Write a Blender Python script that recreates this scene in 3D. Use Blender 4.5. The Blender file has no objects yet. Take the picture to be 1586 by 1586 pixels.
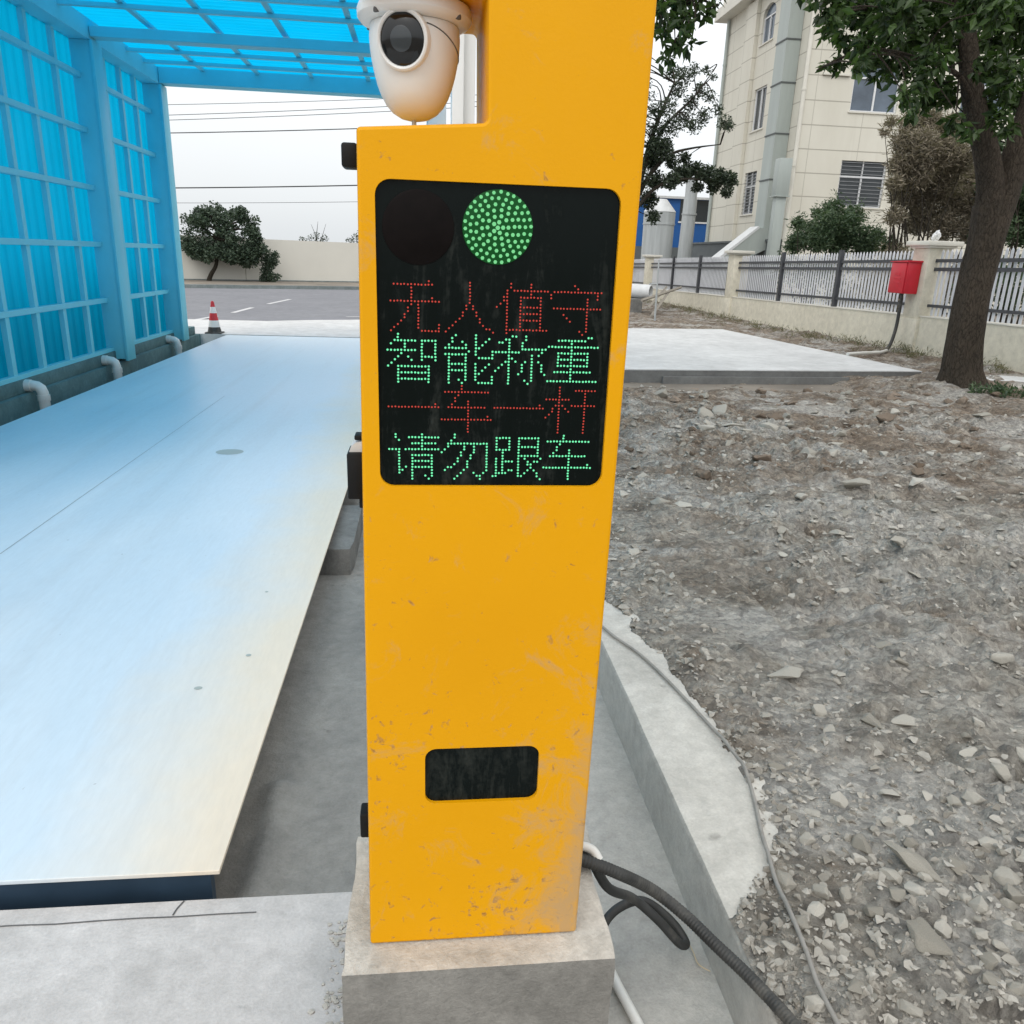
import bpy, bmesh, math, random
import numpy as np
from mathutils import Vector, Matrix
from mathutils.geometry import tessellate_polygon

scene = bpy.context.scene
COL = scene.collection
R = math.radians
random.seed(7)
RNG = np.random.default_rng(7)

# ------------------------------------------------------------------ camera
cam_d = bpy.data.cameras.new('camera')
cam_d.sensor_width = 36.0
cam_d.lens = 27.65
cam_d.clip_start = 0.05
cam_d.clip_end = 2000
cam = bpy.data.objects.new('camera', cam_d)
COL.objects.link(cam)
cam.matrix_world = (Matrix.Translation((0, 0, 1.5)) @ Matrix.Rotation(R(-6.6), 4, 'Z')
                    @ Matrix.Rotation(R(90 - 17.9), 4, 'X') @ Matrix.Rotation(R(2.0), 4, 'Z'))
scene.camera = cam

# ------------------------------------------------------------------ sky, sun, exposure
SUN_EL, SUN_AZ = 48.0, 205.0      # azimuth clockwise from +Y : the bright part of the overcast is behind the camera
world = bpy.data.worlds.new('World')
scene.world = world
world.use_nodes = True
wn, wl = world.node_tree.nodes, world.node_tree.links
for n in list(wn): wn.remove(n)
w_out = wn.new('ShaderNodeOutputWorld')
w_add = wn.new('ShaderNodeAddShader')
w_sky = wn.new('ShaderNodeTexSky'); w_sky.sky_type = 'NISHITA'; w_sky.sun_disc = False
w_sky.sun_elevation = R(SUN_EL); w_sky.sun_rotation = R(SUN_AZ)
w_sky.air_density = 1.0; w_sky.dust_density = 4.0; w_sky.ozone_density = 1.0
w_hsv = wn.new('ShaderNodeHueSaturation'); w_hsv.inputs['Saturation'].default_value = 0.25
w_b1 = wn.new('ShaderNodeBackground'); w_b1.inputs[1].default_value = 0.05
w_tc = wn.new('ShaderNodeTexCoord')
w_sep = wn.new('ShaderNodeSeparateXYZ')
w_ramp = wn.new('ShaderNodeValToRGB')
w_ramp.color_ramp.elements[0].position = 0.0
w_ramp.color_ramp.elements[0].color = (0.78, 0.815, 0.84, 1)
w_ramp.color_ramp.elements[1].position = 1.0
w_ramp.color_ramp.elements[1].color = (1.48, 1.475, 1.455, 1)
w_noise = wn.new('ShaderNodeTexNoise'); w_noise.inputs['Scale'].default_value = 2.2; w_noise.inputs['Detail'].default_value = 4
w_mul = wn.new('ShaderNodeMixRGB'); w_mul.blend_type = 'MULTIPLY'; w_mul.inputs[0].default_value = 0.10
w_b2 = wn.new('ShaderNodeBackground'); w_b2.inputs[1].default_value = 1.0
wl.new(w_sky.outputs[0], w_hsv.inputs['Color']); wl.new(w_hsv.outputs[0], w_b1.inputs[0])
wl.new(w_tc.outputs['Generated'], w_sep.inputs[0]); wl.new(w_sep.outputs['Z'], w_ramp.inputs[0])
wl.new(w_tc.outputs['Generated'], w_noise.inputs['Vector'])
wl.new(w_ramp.outputs[0], w_mul.inputs[1]); wl.new(w_noise.outputs['Fac'], w_mul.inputs[2])
wl.new(w_mul.outputs[0], w_b2.inputs[0])
wl.new(w_b1.outputs[0], w_add.inputs[0]); wl.new(w_b2.outputs[0], w_add.inputs[1])
wl.new(w_add.outputs[0], w_out.inputs[0])

sun_d = bpy.data.lights.new('sun', 'SUN')
sun_d.energy = 0.5; sun_d.angle = R(20); sun_d.color = (1.0, 0.965, 0.91)
sun = bpy.data.objects.new('sun', sun_d); COL.objects.link(sun)
az, el = R(SUN_AZ), R(SUN_EL)
to_sun = Vector((math.sin(az) * math.cos(el), math.cos(az) * math.cos(el), math.sin(el)))
sun.rotation_euler = to_sun.to_track_quat('Z', 'Y').to_euler()

scene.view_settings.view_transform = 'Standard'
scene.view_settings.look = 'None'
scene.view_settings.exposure = 0.0
scene.view_settings.gamma = 1.0
scene.cycles.use_denoising = True
scene.cycles.max_bounces = 10
scene.cycles.transparent_max_bounces = 12

# ------------------------------------------------------------------ materials
def new_mat(name):
    m = bpy.data.materials.new(name); m.use_nodes = True
    nt = m.node_tree
    for n in list(nt.nodes): nt.nodes.remove(n)
    out = nt.nodes.new('ShaderNodeOutputMaterial')
    return m, nt.nodes, nt.links, out

def ramp(N, L, src, p0, c0, p1, c1):
    r = N.new('ShaderNodeValToRGB')
    r.color_ramp.elements[0].position = p0; r.color_ramp.elements[0].color = (*c0, 1)
    r.color_ramp.elements[1].position = p1; r.color_ramp.elements[1].color = (*c1, 1)
    L.new(src, r.inputs[0]); return r

def noise(N, L, coord, scale, detail=6, rough=0.6, dist=0.0, stretch=None):
    if stretch:
        mp = N.new('ShaderNodeMapping'); mp.inputs['Scale'].default_value = stretch
        L.new(coord, mp.inputs[0]); coord = mp.outputs[0]
    n = N.new('ShaderNodeTexNoise')
    n.inputs['Scale'].default_value = scale; n.inputs['Detail'].default_value = detail
    n.inputs['Roughness'].default_value = rough; n.inputs['Distortion'].default_value = dist
    L.new(coord, n.inputs['Vector']); return n.outputs['Fac']

def mixc(N, L, fac, a, b, mode='MIX'):
    m = N.new('ShaderNodeMixRGB'); m.blend_type = mode
    for i, v in ((0, fac), (1, a), (2, b)):
        if isinstance(v, (int, float)): m.inputs[i].default_value = v
        elif isinstance(v, tuple): m.inputs[i].default_value = (*v, 1)
        else: L.new(v, m.inputs[i])
    return m.outputs[0]

def math_n(N, L, op, a, b=None, c=None):
    m = N.new('ShaderNodeMath'); m.operation = op
    for i, v in enumerate((a, b, c)):
        if v is None: continue
        if isinstance(v, (int, float)): m.inputs[i].default_value = v
        else: L.new(v, m.inputs[i])
    return m.outputs[0]

def bump(N, L, h, strength, dist):
    b = N.new('ShaderNodeBump'); b.inputs['Strength'].default_value = strength; b.inputs['Distance'].default_value = dist
    L.new(h, b.inputs['Height']); return b.outputs[0]

def simple(name, col, rough=0.6, var=0.15, scale=6.0, bmp=0.0, bscale=60.0, metal=0.0, spec=0.5, stretch=None, dirt=None, dirt_scale=2.0, dirt_amt=0.5):
    """principled with uneven tone, optional dirt patches and fine bump"""
    m, N, L, out = new_mat(name)
    p = N.new('ShaderNodeBsdfPrincipled')
    tc = N.new('ShaderNodeTexCoord').outputs['Object']
    n1 = noise(N, L, tc, scale, 6, 0.65, 0.2, stretch)
    lo = tuple(c * (1 - var) for c in col); hi = tuple(min(1, c * (1 + var)) for c in col)
    c = ramp(N, L, n1, 0.3, lo, 0.7, hi).outputs[0]
    if dirt:
        n2 = noise(N, L, tc, dirt_scale, 8, 0.7, 0.5)
        f = ramp(N, L, n2, 0.5, (0, 0, 0), 0.72, (dirt_amt,) * 3).outputs[0]
        c = mixc(N, L, f, c, dirt)
    L.new(c, p.inputs['Base Color'])
    r = ramp(N, L, n1, 0.2, (max(0.02, rough - 0.08),) * 3, 0.8, (min(1, rough + 0.08),) * 3)
    L.new(r.outputs[0], p.inputs['Roughness'])
    p.inputs['Metallic'].default_value = metal
    p.inputs['Specular IOR Level'].default_value = spec
    if bmp > 0:
        n3 = noise(N, L, tc, bscale, 8, 0.65)
        L.new(bump(N, L, n3, bmp, 0.01), p.inputs['Normal'])
    L.new(p.outputs[0], out.inputs[0])
    return m

def concrete(name, col, dark, bmp=0.35, scale=3.0, speck=0.5, rough=0.85, side=None, deck_shade=False):
    m, N, L, out = new_mat(name)
    p = N.new('ShaderNodeBsdfPrincipled'); p.inputs['Specular IOR Level'].default_value = 0.25
    tc = N.new('ShaderNodeTexCoord').outputs['Object']
    big = noise(N, L, tc, scale, 8, 0.62, 0.6)
    c = ramp(N, L, big, 0.32, dark, 0.66, col).outputs[0]
    mid = noise(N, L, tc, scale * 7, 8, 0.7, 0.3)
    c = mixc(N, L, 0.55, c, ramp(N, L, mid, 0.25, (0.62,) * 3, 0.75, (1.25,) * 3).outputs[0], 'MULTIPLY')
    fine = noise(N, L, tc, 140, 3, 0.6)
    c = mixc(N, L, 0.25, c, ramp(N, L, fine, 0.3, (0.6,) * 3, 0.7, (1.2,) * 3).outputs[0], 'MULTIPLY')
    vo = N.new('ShaderNodeTexVoronoi'); vo.inputs['Scale'].default_value = 9.0
    dn = N.new('ShaderNodeVectorMath'); dn.operation = 'ADD'
    L.new(tc, dn.inputs[0])
    nn = N.new('ShaderNodeTexNoise'); nn.inputs['Scale'].default_value = 16; nn.inputs['Detail'].default_value = 4; L.new(tc, nn.inputs['Vector'])
    sc = N.new('ShaderNodeVectorMath'); sc.operation = 'SCALE'; sc.inputs['Scale'].default_value = 0.10
    L.new(nn.outputs['Color'], sc.inputs[0]); L.new(sc.outputs[0], dn.inputs[1])
    L.new(dn.outputs[0], vo.inputs['Vector'])
    spots = ramp(N, L, vo.outputs['Distance'], 0.10, (speck,) * 3, 0.2, (0, 0, 0)).outputs[0]
    keep = ramp(N, L, noise(N, L, tc, 5, 2), 0.56, (0, 0, 0), 0.64, (1, 1, 1)).outputs[0]
    c = mixc(N, L, mixc(N, L, 1.0, spots, keep, 'MULTIPLY'), c, tuple(v * 0.42 for v in dark))
    if deck_shade:      # the deck's shade painted in: colour darkens unevenly towards the deck
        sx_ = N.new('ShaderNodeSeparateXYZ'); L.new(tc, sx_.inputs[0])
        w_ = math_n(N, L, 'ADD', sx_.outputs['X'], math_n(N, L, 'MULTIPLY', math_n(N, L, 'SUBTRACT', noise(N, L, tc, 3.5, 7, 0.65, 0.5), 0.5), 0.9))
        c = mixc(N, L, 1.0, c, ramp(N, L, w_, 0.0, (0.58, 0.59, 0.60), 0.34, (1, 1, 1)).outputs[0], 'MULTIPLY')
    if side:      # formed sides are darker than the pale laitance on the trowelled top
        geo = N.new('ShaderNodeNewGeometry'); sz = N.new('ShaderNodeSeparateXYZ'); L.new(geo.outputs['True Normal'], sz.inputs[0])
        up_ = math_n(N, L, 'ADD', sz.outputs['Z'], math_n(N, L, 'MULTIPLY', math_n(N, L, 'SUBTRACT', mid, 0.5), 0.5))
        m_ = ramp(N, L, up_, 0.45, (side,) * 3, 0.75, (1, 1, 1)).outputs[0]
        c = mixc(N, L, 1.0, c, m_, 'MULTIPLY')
    L.new(c, p.inputs['Base Color'])
    p.inputs['Roughness'].default_value = rough
    hh = math_n(N, L, 'ADD', mid, math_n(N, L, 'MULTIPLY', fine, 0.35))
    L.new(bump(N, L, hh, bmp, 0.012), p.inputs['Normal'])
    L.new(p.outputs[0], out.inputs[0])
    return m

def emit(name, col, strength):
    m, N, L, out = new_mat(name)
    e = N.new('ShaderNodeEmission'); e.inputs[0].default_value = (*col, 1); e.inputs[1].default_value = strength
    L.new(e.outputs[0], out.inputs[0]); return m

def yellow_paint():
    m, N, L, out = new_mat('yellow_powder_coat')
    p = N.new('ShaderNodeBsdfPrincipled')
    tc = N.new('ShaderNodeTexCoord').outputs['Object']
    sep = N.new('ShaderNodeSeparateXYZ'); L.new(tc, sep.inputs[0])
    base = ramp(N, L, noise(N, L, tc, 2.2, 4, 0.5), 0.3, (0.705, 0.322, 0.001), 0.7, (0.755, 0.355, 0.002)).outputs[0]
    # chips and rust specks, denser towards the foot
    low = N.new('ShaderNodeMapRange'); low.inputs[1].default_value = 1.15; low.inputs[2].default_value = 0.30
    L.new(sep.outputs['Z'], low.inputs[0])
    s1 = noise(N, L, tc, 52, 3, 0.62, 0.5)
    s2 = noise(N, L, tc, 4.2, 4, 0.55)
    v = math_n(N, L, 'ADD', math_n(N, L, 'MULTIPLY', s1, 0.8), math_n(N, L, 'MULTIPLY', s2, 0.32))
    v = math_n(N, L, 'ADD', v, math_n(N, L, 'MULTIPLY', low.outputs[0], 0.088))
    chips = ramp(N, L, v, 0.738, (0, 0, 0), 0.808, (0.7,) * 3).outputs[0]
    rust = ramp(N, L, noise(N, L, tc, 90, 3), 0.35, (0.20, 0.10, 0.05), 0.7, (0.48, 0.28, 0.12)).outputs[0]
    c = mixc(N, L, chips, base, rust)
    # dried cement splash on the lower right
    right = N.new('ShaderNodeMapRange'); right.inputs[1].default_value = 0.02; right.inputs[2].default_value = 0.19
    L.new(sep.outputs['X'], right.inputs[0])
    lo2 = N.new('ShaderNodeMapRange'); lo2.inputs[1].default_value = 0.72; lo2.inputs[2].default_value = 0.28
    L.new(sep.outputs['Z'], lo2.inputs[0])
    w = math_n(N, L, 'MULTIPLY', right.outputs[0], lo2.outputs[0])
    sp = noise(N, L, tc, 9, 10, 0.75, 0.8)
    f = ramp(N, L, math_n(N, L, 'ADD', sp, math_n(N, L, 'MULTIPLY', w, 0.255)), 0.575, (0, 0, 0), 0.80, (0.72,) * 3).outputs[0]
    c = mixc(N, L, f, c, (0.42, 0.30, 0.18))
    L.new(c, p.inputs['Base Color'])
    L.new(ramp(N, L, v, 0.5, (0.36,) * 3, 0.85, (0.75,) * 3).outputs[0], p.inputs['Roughness'])
    p.inputs['Specular IOR Level'].default_value = 0.16
    L.new(bump(N, L, math_n(N, L, 'SUBTRACT', noise(N, L, tc, 220, 2), math_n(N, L, 'MULTIPLY', chips, 1.5)), 0.06, 0.004), p.inputs['Normal'])
    L.new(p.outputs[0], out.inputs[0]); return m

def smoked_panel():
    m, N, L, out = new_mat('smoked_acrylic')
    p = N.new('ShaderNodeBsdfPrincipled')
    tc = N.new('ShaderNodeTexCoord').outputs['Object']
    st = noise(N, L, tc, 3.0, 8, 0.72, 0.8, (9.0, 1, 1.6))
    sp = noise(N, L, tc, 70, 4, 0.7)
    sep = N.new('ShaderNodeSeparateXYZ'); L.new(tc, sep.inputs[0])
    low = N.new('ShaderNodeMapRange'); low.inputs[1].default_value = 1.35; low.inputs[2].default_value = 0.85
    L.new(sep.outputs['Z'], low.inputs[0])
    f = math_n(N, L, 'ADD', math_n(N, L, 'MULTIPLY', st, 0.75), math_n(N, L, 'MULTIPLY', sp, 0.25))
    f = math_n(N, L, 'ADD', f, math_n(N, L, 'MULTIPLY', low.outputs[0], 0.10))
    c = ramp(N, L, f, 0.58, (0.0035, 0.006, 0.0055), 0.90, (0.05, 0.055, 0.048)).outputs[0]
    L.new(c, p.inputs['Base Color'])
    L.new(ramp(N, L, f, 0.5, (0.14,) * 3, 0.75, (0.6,) * 3).outputs[0], p.inputs['Roughness'])
    p.inputs['Specular IOR Level'].default_value = 0.10
    L.new(p.outputs[0], out.inputs[0]); return m

def blue_sheet(name='blue_translucent_sheet', t=(0.002, 0.50, 0.86), d=(0.002, 0.26, 0.44)):
    m, N, L, out = new_mat(name)
    tc = N.new('ShaderNodeTexCoord').outputs['Object']
    v = noise(N, L, tc, 1.3, 5, 0.6)
    tcol = ramp(N, L, v, 0.3, tuple(x * 0.88 for x in t), 0.7, t).outputs[0]
    tr = N.new('ShaderNodeBsdfTranslucent'); L.new(tcol, tr.inputs[0])
    df = N.new('ShaderNodeBsdfPrincipled'); df.inputs['Base Color'].default_value = (*d, 1); df.inputs['Roughness'].default_value = 0.35
    mx = N.new('ShaderNodeMixShader'); mx.inputs[0].default_value = 0.10
    L.new(tr.outputs[0], mx.inputs[1]); L.new(df.outputs[0], mx.inputs[2]); L.new(mx.outputs[0], out.inputs[0])
    return m

def leaf_mat(name, c_dark, c_light, trans=0.25, rough=0.45):
    m, N, L, out = new_mat(name)
    g = N.new('ShaderNodeNewGeometry')
    r = N.new('ShaderNodeValToRGB'); r.color_ramp.elements[0].color = (*c_dark, 1); r.color_ramp.elements[1].color = (*c_light, 1)
    L.new(g.outputs['Random Per Island'], r.inputs[0])
    p = N.new('ShaderNodeBsdfPrincipled'); p.inputs['Roughness'].default_value = rough; p.inputs['Specular IOR Level'].default_value = 0.35
    L.new(r.outputs[0], p.inputs['Base Color'])
    t = N.new('ShaderNodeBsdfTranslucent')
    L.new(mixc(N, L, 1.0, r.outputs[0], (1.2, 1.5, 0.6), 'MULTIPLY'), t.inputs[0])
    mx = N.new('ShaderNodeMixShader'); mx.inputs[0].default_value = trans
    L.new(p.outputs[0], mx.inputs[1]); L.new(t.outputs[0], mx.inputs[2]); L.new(mx.outputs[0], out.inputs[0])
    return m

def bark_mat(name, c0, c1, scale=9):
    m, N, L, out = new_mat(name)
    p = N.new('ShaderNodeBsdfPrincipled'); p.inputs['Roughness'].default_value = 0.9; p.inputs['Specular IOR Level'].default_value = 0.2
    tc = N.new('ShaderNodeTexCoord').outputs['Object']
    nn = N.new('ShaderNodeTexNoise'); nn.inputs['Scale'].default_value = 5; nn.inputs['Detail'].default_value = 5; L.new(tc, nn.inputs['Vector'])
    sc = N.new('ShaderNodeVectorMath'); sc.operation = 'SCALE'; sc.inputs['Scale'].default_value = 0.16; L.new(nn.outputs['Color'], sc.inputs[0])
    ad = N.new('ShaderNodeVectorMath'); L.new(tc, ad.inputs[0]); L.new(sc.outputs[0], ad.inputs[1])
    mp = N.new('ShaderNodeMapping'); mp.inputs['Scale'].default_value = (1, 1, 0.17); L.new(ad.outputs[0], mp.inputs[0])
    vo = N.new('ShaderNodeTexVoronoi'); vo.feature = 'DISTANCE_TO_EDGE'; vo.inputs['Scale'].default_value = scale * 2.0; L.new(mp.outputs[0], vo.inputs['Vector'])
    ridge = ramp(N, L, vo.outputs['Distance'], 0.0, (0, 0, 0), 0.16, (1, 1, 1)).outputs[0]
    n2 = noise(N, L, tc, scale * 5, 6, 0.75, 0.3, (1, 1, 0.35))
    n3 = noise(N, L, tc, 1.7, 5, 0.6)
    h = math_n(N, L, 'ADD', math_n(N, L, 'MULTIPLY', ridge, 0.20), math_n(N, L, 'MULTIPLY', n2, 0.85))
    c = ramp(N, L, h, 0.32, c0, 0.82, c1).outputs[0]
    c = mixc(N, L, 0.6, c, ramp(N, L, n3, 0.3, (0.6, 0.62, 0.6), 0.7, (1.2, 1.15, 1.1)).outputs[0], 'MULTIPLY')
    L.new(c, p.inputs['Base Color'])
    L.new(bump(N, L, h, 1.0, 0.05), p.inputs['Normal'])
    L.new(p.outputs[0], out.inputs[0]); return m

def rock_mat(name, c0, c1):
    m, N, L, out = new_mat(name)
    p = N.new('ShaderNodeBsdfPrincipled'); p.inputs['Roughness'].default_value = 0.9; p.inputs['Specular IOR Level'].default_value = 0.2
    tc = N.new('ShaderNodeTexCoord').outputs['Object']
    oi = N.new('ShaderNodeObjectInfo'); g = N.new('ShaderNodeNewGeometry')
    rnd = math_n(N, L, 'FRACT', math_n(N, L, 'ADD', oi.outputs['Random'], g.outputs['Random Per Island']))
    c = ramp(N, L, rnd, 0.0, c0, 1.0, c1).outputs[0]
    n1 = noise(N, L, tc, 28, 6, 0.7)
    c = mixc(N, L, 0.6, c, ramp(N, L, n1, 0.3, (0.6,) * 3, 0.7, (1.2,) * 3).outputs[0], 'MULTIPLY')
    L.new(c, p.inputs['Base Color'])
    L.new(bump(N, L, n1, 0.35, 0.01), p.inputs['Normal'])
    L.new(p.outputs[0], out.inputs[0]); return m

def rubble_mat():
    m, N, L, out = new_mat('rubble_soil')
    p = N.new('ShaderNodeBsdfPrincipled'); p.inputs['Roughness'].default_value = 0.95; p.inputs['Specular IOR Level'].default_value = 0.15
    tc = N.new('ShaderNodeTexCoord').outputs['Object']
    sep = N.new('ShaderNodeSeparateXYZ'); L.new(tc, sep.inputs[0])
    warp = noise(N, L, tc, 0.9, 6, 0.65, 0.6)
    # soil bands: pale cement-dusted rubble near the kerb, brown earth farther out, pale again, brown by the fence
    yy = math_n(N, L, 'ADD', sep.outputs['Y'], math_n(N, L, 'MULTIPLY', math_n(N, L, 'SUBTRACT', warp, 0.5), 7.0))
    band = N.new('ShaderNodeMapRange'); band.interpolation_type = 'SMOOTHSTEP'
    band.inputs[1].default_value = 3.6; band.inputs[2].default_value = 6.4
    L.new(yy, band.inputs[0])
    g1 = noise(N, L, tc, 2.6, 8, 0.66, 0.5)
    grey = ramp(N, L, g1, 0.34, (0.25, 0.225, 0.19), 0.64, (0.50, 0.48, 0.44)).outputs[0]
    brown = ramp(N, L, g1, 0.34, (0.14, 0.10, 0.072), 0.66, (0.38, 0.32, 0.26)).outputs[0]
    c = mixc(N, L, band.outputs[0], grey, brown)
    pt = ramp(N, L, noise(N, L, tc, 1.5, 5, 0.6, 0.4), 0.53, (0, 0, 0), 0.64, (0.75,) * 3).outputs[0]
    c = mixc(N, L, pt, c, (0.245, 0.195, 0.15))
    pw = ramp(N, L, noise(N, L, tc, 1.15, 7, 0.6, 0.7, (1, 1.6, 1)), 0.47, (0, 0, 0), 0.60, (0.8,) * 3).outputs[0]
    c = mixc(N, L, pw, c, (0.56, 0.55, 0.525))
    ats = N.new('ShaderNodeAttribute'); ats.attribute_name = 'stone'
    c = mixc(N, L, math_n(N, L, 'MULTIPLY', ats.outputs['Fac'], 0.6), c, (0.45, 0.435, 0.395))
    f = noise(N, L, tc, 42, 8, 0.75)
    c = mixc(N, L, 0.75, c, ramp(N, L, f, 0.28, (0.46,) * 3, 0.7, (1.45,) * 3).outputs[0], 'MULTIPLY')
    wn_ = N.new('ShaderNodeTexNoise'); wn_.inputs['Scale'].default_value = 20; wn_.inputs['Detail'].default_value = 5; L.new(tc, wn_.inputs['Vector'])
    ws = N.new('ShaderNodeVectorMath'); ws.operation = 'SCALE'; ws.inputs['Scale'].default_value = 0.05; L.new(wn_.outputs['Color'], ws.inputs[0])
    wa = N.new('ShaderNodeVectorMath'); L.new(tc, wa.inputs[0]); L.new(ws.outputs[0], wa.inputs[1])
    hs_ = []
    for scl, lo_, amt in ((16, 0.62, 0.55), (38, 0.55, 0.65)):
        vv = N.new('ShaderNodeTexVoronoi'); vv.inputs['Scale'].default_value = scl; L.new(wa.outputs[0], vv.inputs['Vector'])
        sr = N.new('ShaderNodeSeparateXYZ'); L.new(vv.outputs['Color'], sr.inputs[0])
        c = mixc(N, L, amt, c, ramp(N, L, sr.outputs['X'], 0.0, (lo_,) * 3, 1.0, (1.28, 1.27, 1.24)).outputs[0], 'MULTIPLY')
        hs_.append(math_n(N, L, 'MULTIPLY', math_n(N, L, 'SUBTRACT', sr.outputs['Y'], vv.outputs['Distance']), 0.5))
    L.new(c, p.inputs['Base Color'])
    vo = N.new('ShaderNodeTexVoronoi'); vo.inputs['Scale'].default_value = 38; L.new(tc, vo.inputs['Vector'])
    h = math_n(N, L, 'ADD', f, math_n(N, L, 'ADD', hs_[0], hs_[1]))
    L.new(bump(N, L, h, 1.0, 0.035), p.inputs['Normal'])
    L.new(p.outputs[0], out.inputs[0]); return m

def deck_mat():
    m, N, L, out = new_mat('pale_painted_steel_plate')
    p = N.new('ShaderNodeBsdfPrincipled')
    tc = N.new('ShaderNodeTexCoord').outputs['Object']
    sep = N.new('ShaderNodeSeparateXYZ'); L.new(tc, sep.inputs[0])
    b = noise(N, L, tc, 0.9, 6, 0.6, 0.4, (1, 0.35, 1))
    c = ramp(N, L, b, 0.3, (0.545, 0.655, 0.745), 0.7, (0.68, 0.745, 0.795)).outputs[0]
    # beige tone along the open edge
    edge = N.new('ShaderNodeMapRange'); edge.inputs[1].default_value = 0.95; edge.inputs[2].default_value = 1.42
    L.new(math_n(N, L, 'ADD', sep.outputs['X'], math_n(N, L, 'MULTIPLY', math_n(N, L, 'SUBTRACT', noise(N, L, tc, 1.6, 5), 0.5), 0.5)), edge.inputs[0])
    c = mixc(N, L, math_n(N, L, 'MULTIPLY', edge.outputs[0], 0.9), c, (0.74, 0.64, 0.50))
    trk = noise(N, L, tc, 3.2, 7, 0.65, 0.2, (1.5, 0.08, 1))
    c = mixc(N, L, ramp(N, L, trk, 0.52, (0, 0, 0), 0.72, (0.22,) * 3).outputs[0], c, (0.42, 0.43, 0.44))
    sp = noise(N, L, tc, 26, 3, 0.6, 0.3)
    k = ramp(N, L, sp, 0.735, (0, 0, 0), 0.775, (0.6,) * 3).outputs[0]
    c = mixc(N, L, k, c, (0.2, 0.2, 0.21))
    c = mixc(N, L, 0.12, c, ramp(N, L, noise(N, L, tc, 60, 4, 0.7, 0, (1, 0.2, 1)), 0.3, (0.6,) * 3, 0.7, (1.2,) * 3).outputs[0], 'MULTIPLY')
    L.new(c, p.inputs['Base Color'])
    L.new(ramp(N, L, b, 0.3, (0.30,) * 3, 0.7, (0.46,) * 3).outputs[0], p.inputs['Roughness'])
    p.inputs['Specular IOR Level'].default_value = 0.5
    L.new(bump(N, L, noise(N, L, tc, 5, 3), 0.05, 0.02), p.inputs['Normal'])
    L.new(p.outputs[0], out.inputs[0]); return m

def facade_mat():
    m, N, L, out = new_mat('beige_facade_tiles')
    p = N.new('ShaderNodeBsdfPrincipled'); p.inputs['Roughness'].default_value = 0.7
    tc = N.new('ShaderNodeTexCoord').outputs['Object']
    sep = N.new('ShaderNodeSeparateXYZ'); L.new(tc, sep.inputs[0])
    def joints(src, pitch, width, off):
        fr = math_n(N, L, 'FRACT', math_n(N, L, 'ADD', math_n(N, L, 'DIVIDE', src, pitch), off))
        return math_n(N, L, 'LESS_THAN', fr, width / pitch)
    jz = joints(sep.outputs['Z'], 0.8, 0.035, 0.0)
    hx = math_n(N, L, 'ADD', sep.outputs['X'], sep.outputs['Y'])
    jx = joints(hx, 1.9, 0.03, 0.35)
    j = math_n(N, L, 'MAXIMUM', jz, math_n(N, L, 'MULTIPLY', jx, 0.6))
    base = ramp(N, L, noise(N, L, tc, 0.5, 8, 0.65, 0.4, (1, 1, 0.4)), 0.3, (0.60, 0.575, 0.495), 0.7, (0.68, 0.66, 0.58)).outputs[0]
    st = ramp(N, L, noise(N, L, tc, 1.4, 8, 0.7, 0.2, (1.5, 1.5, 0.12)), 0.56, (0, 0, 0), 0.76, (0.28,) * 3).outputs[0]
    c = mixc(N, L, st, base, (0.38, 0.35, 0.29))
    c = mixc(N, L, math_n(N, L, 'MULTIPLY', j, 0.6), c, (0.24, 0.22, 0.18))
    L.new(c, p.inputs['Base Color'])
    L.new(bump(N, L, math_n(N, L, 'MULTIPLY', j, -1.0), 0.6, 0.02), p.inputs['Normal'])
    L.new(p.outputs[0], out.inputs[0]); return m

def glass_mat(name, col, rough=0.08):
    return simple(name, col, rough, 0.3, 0.8, spec=0.6)

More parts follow.
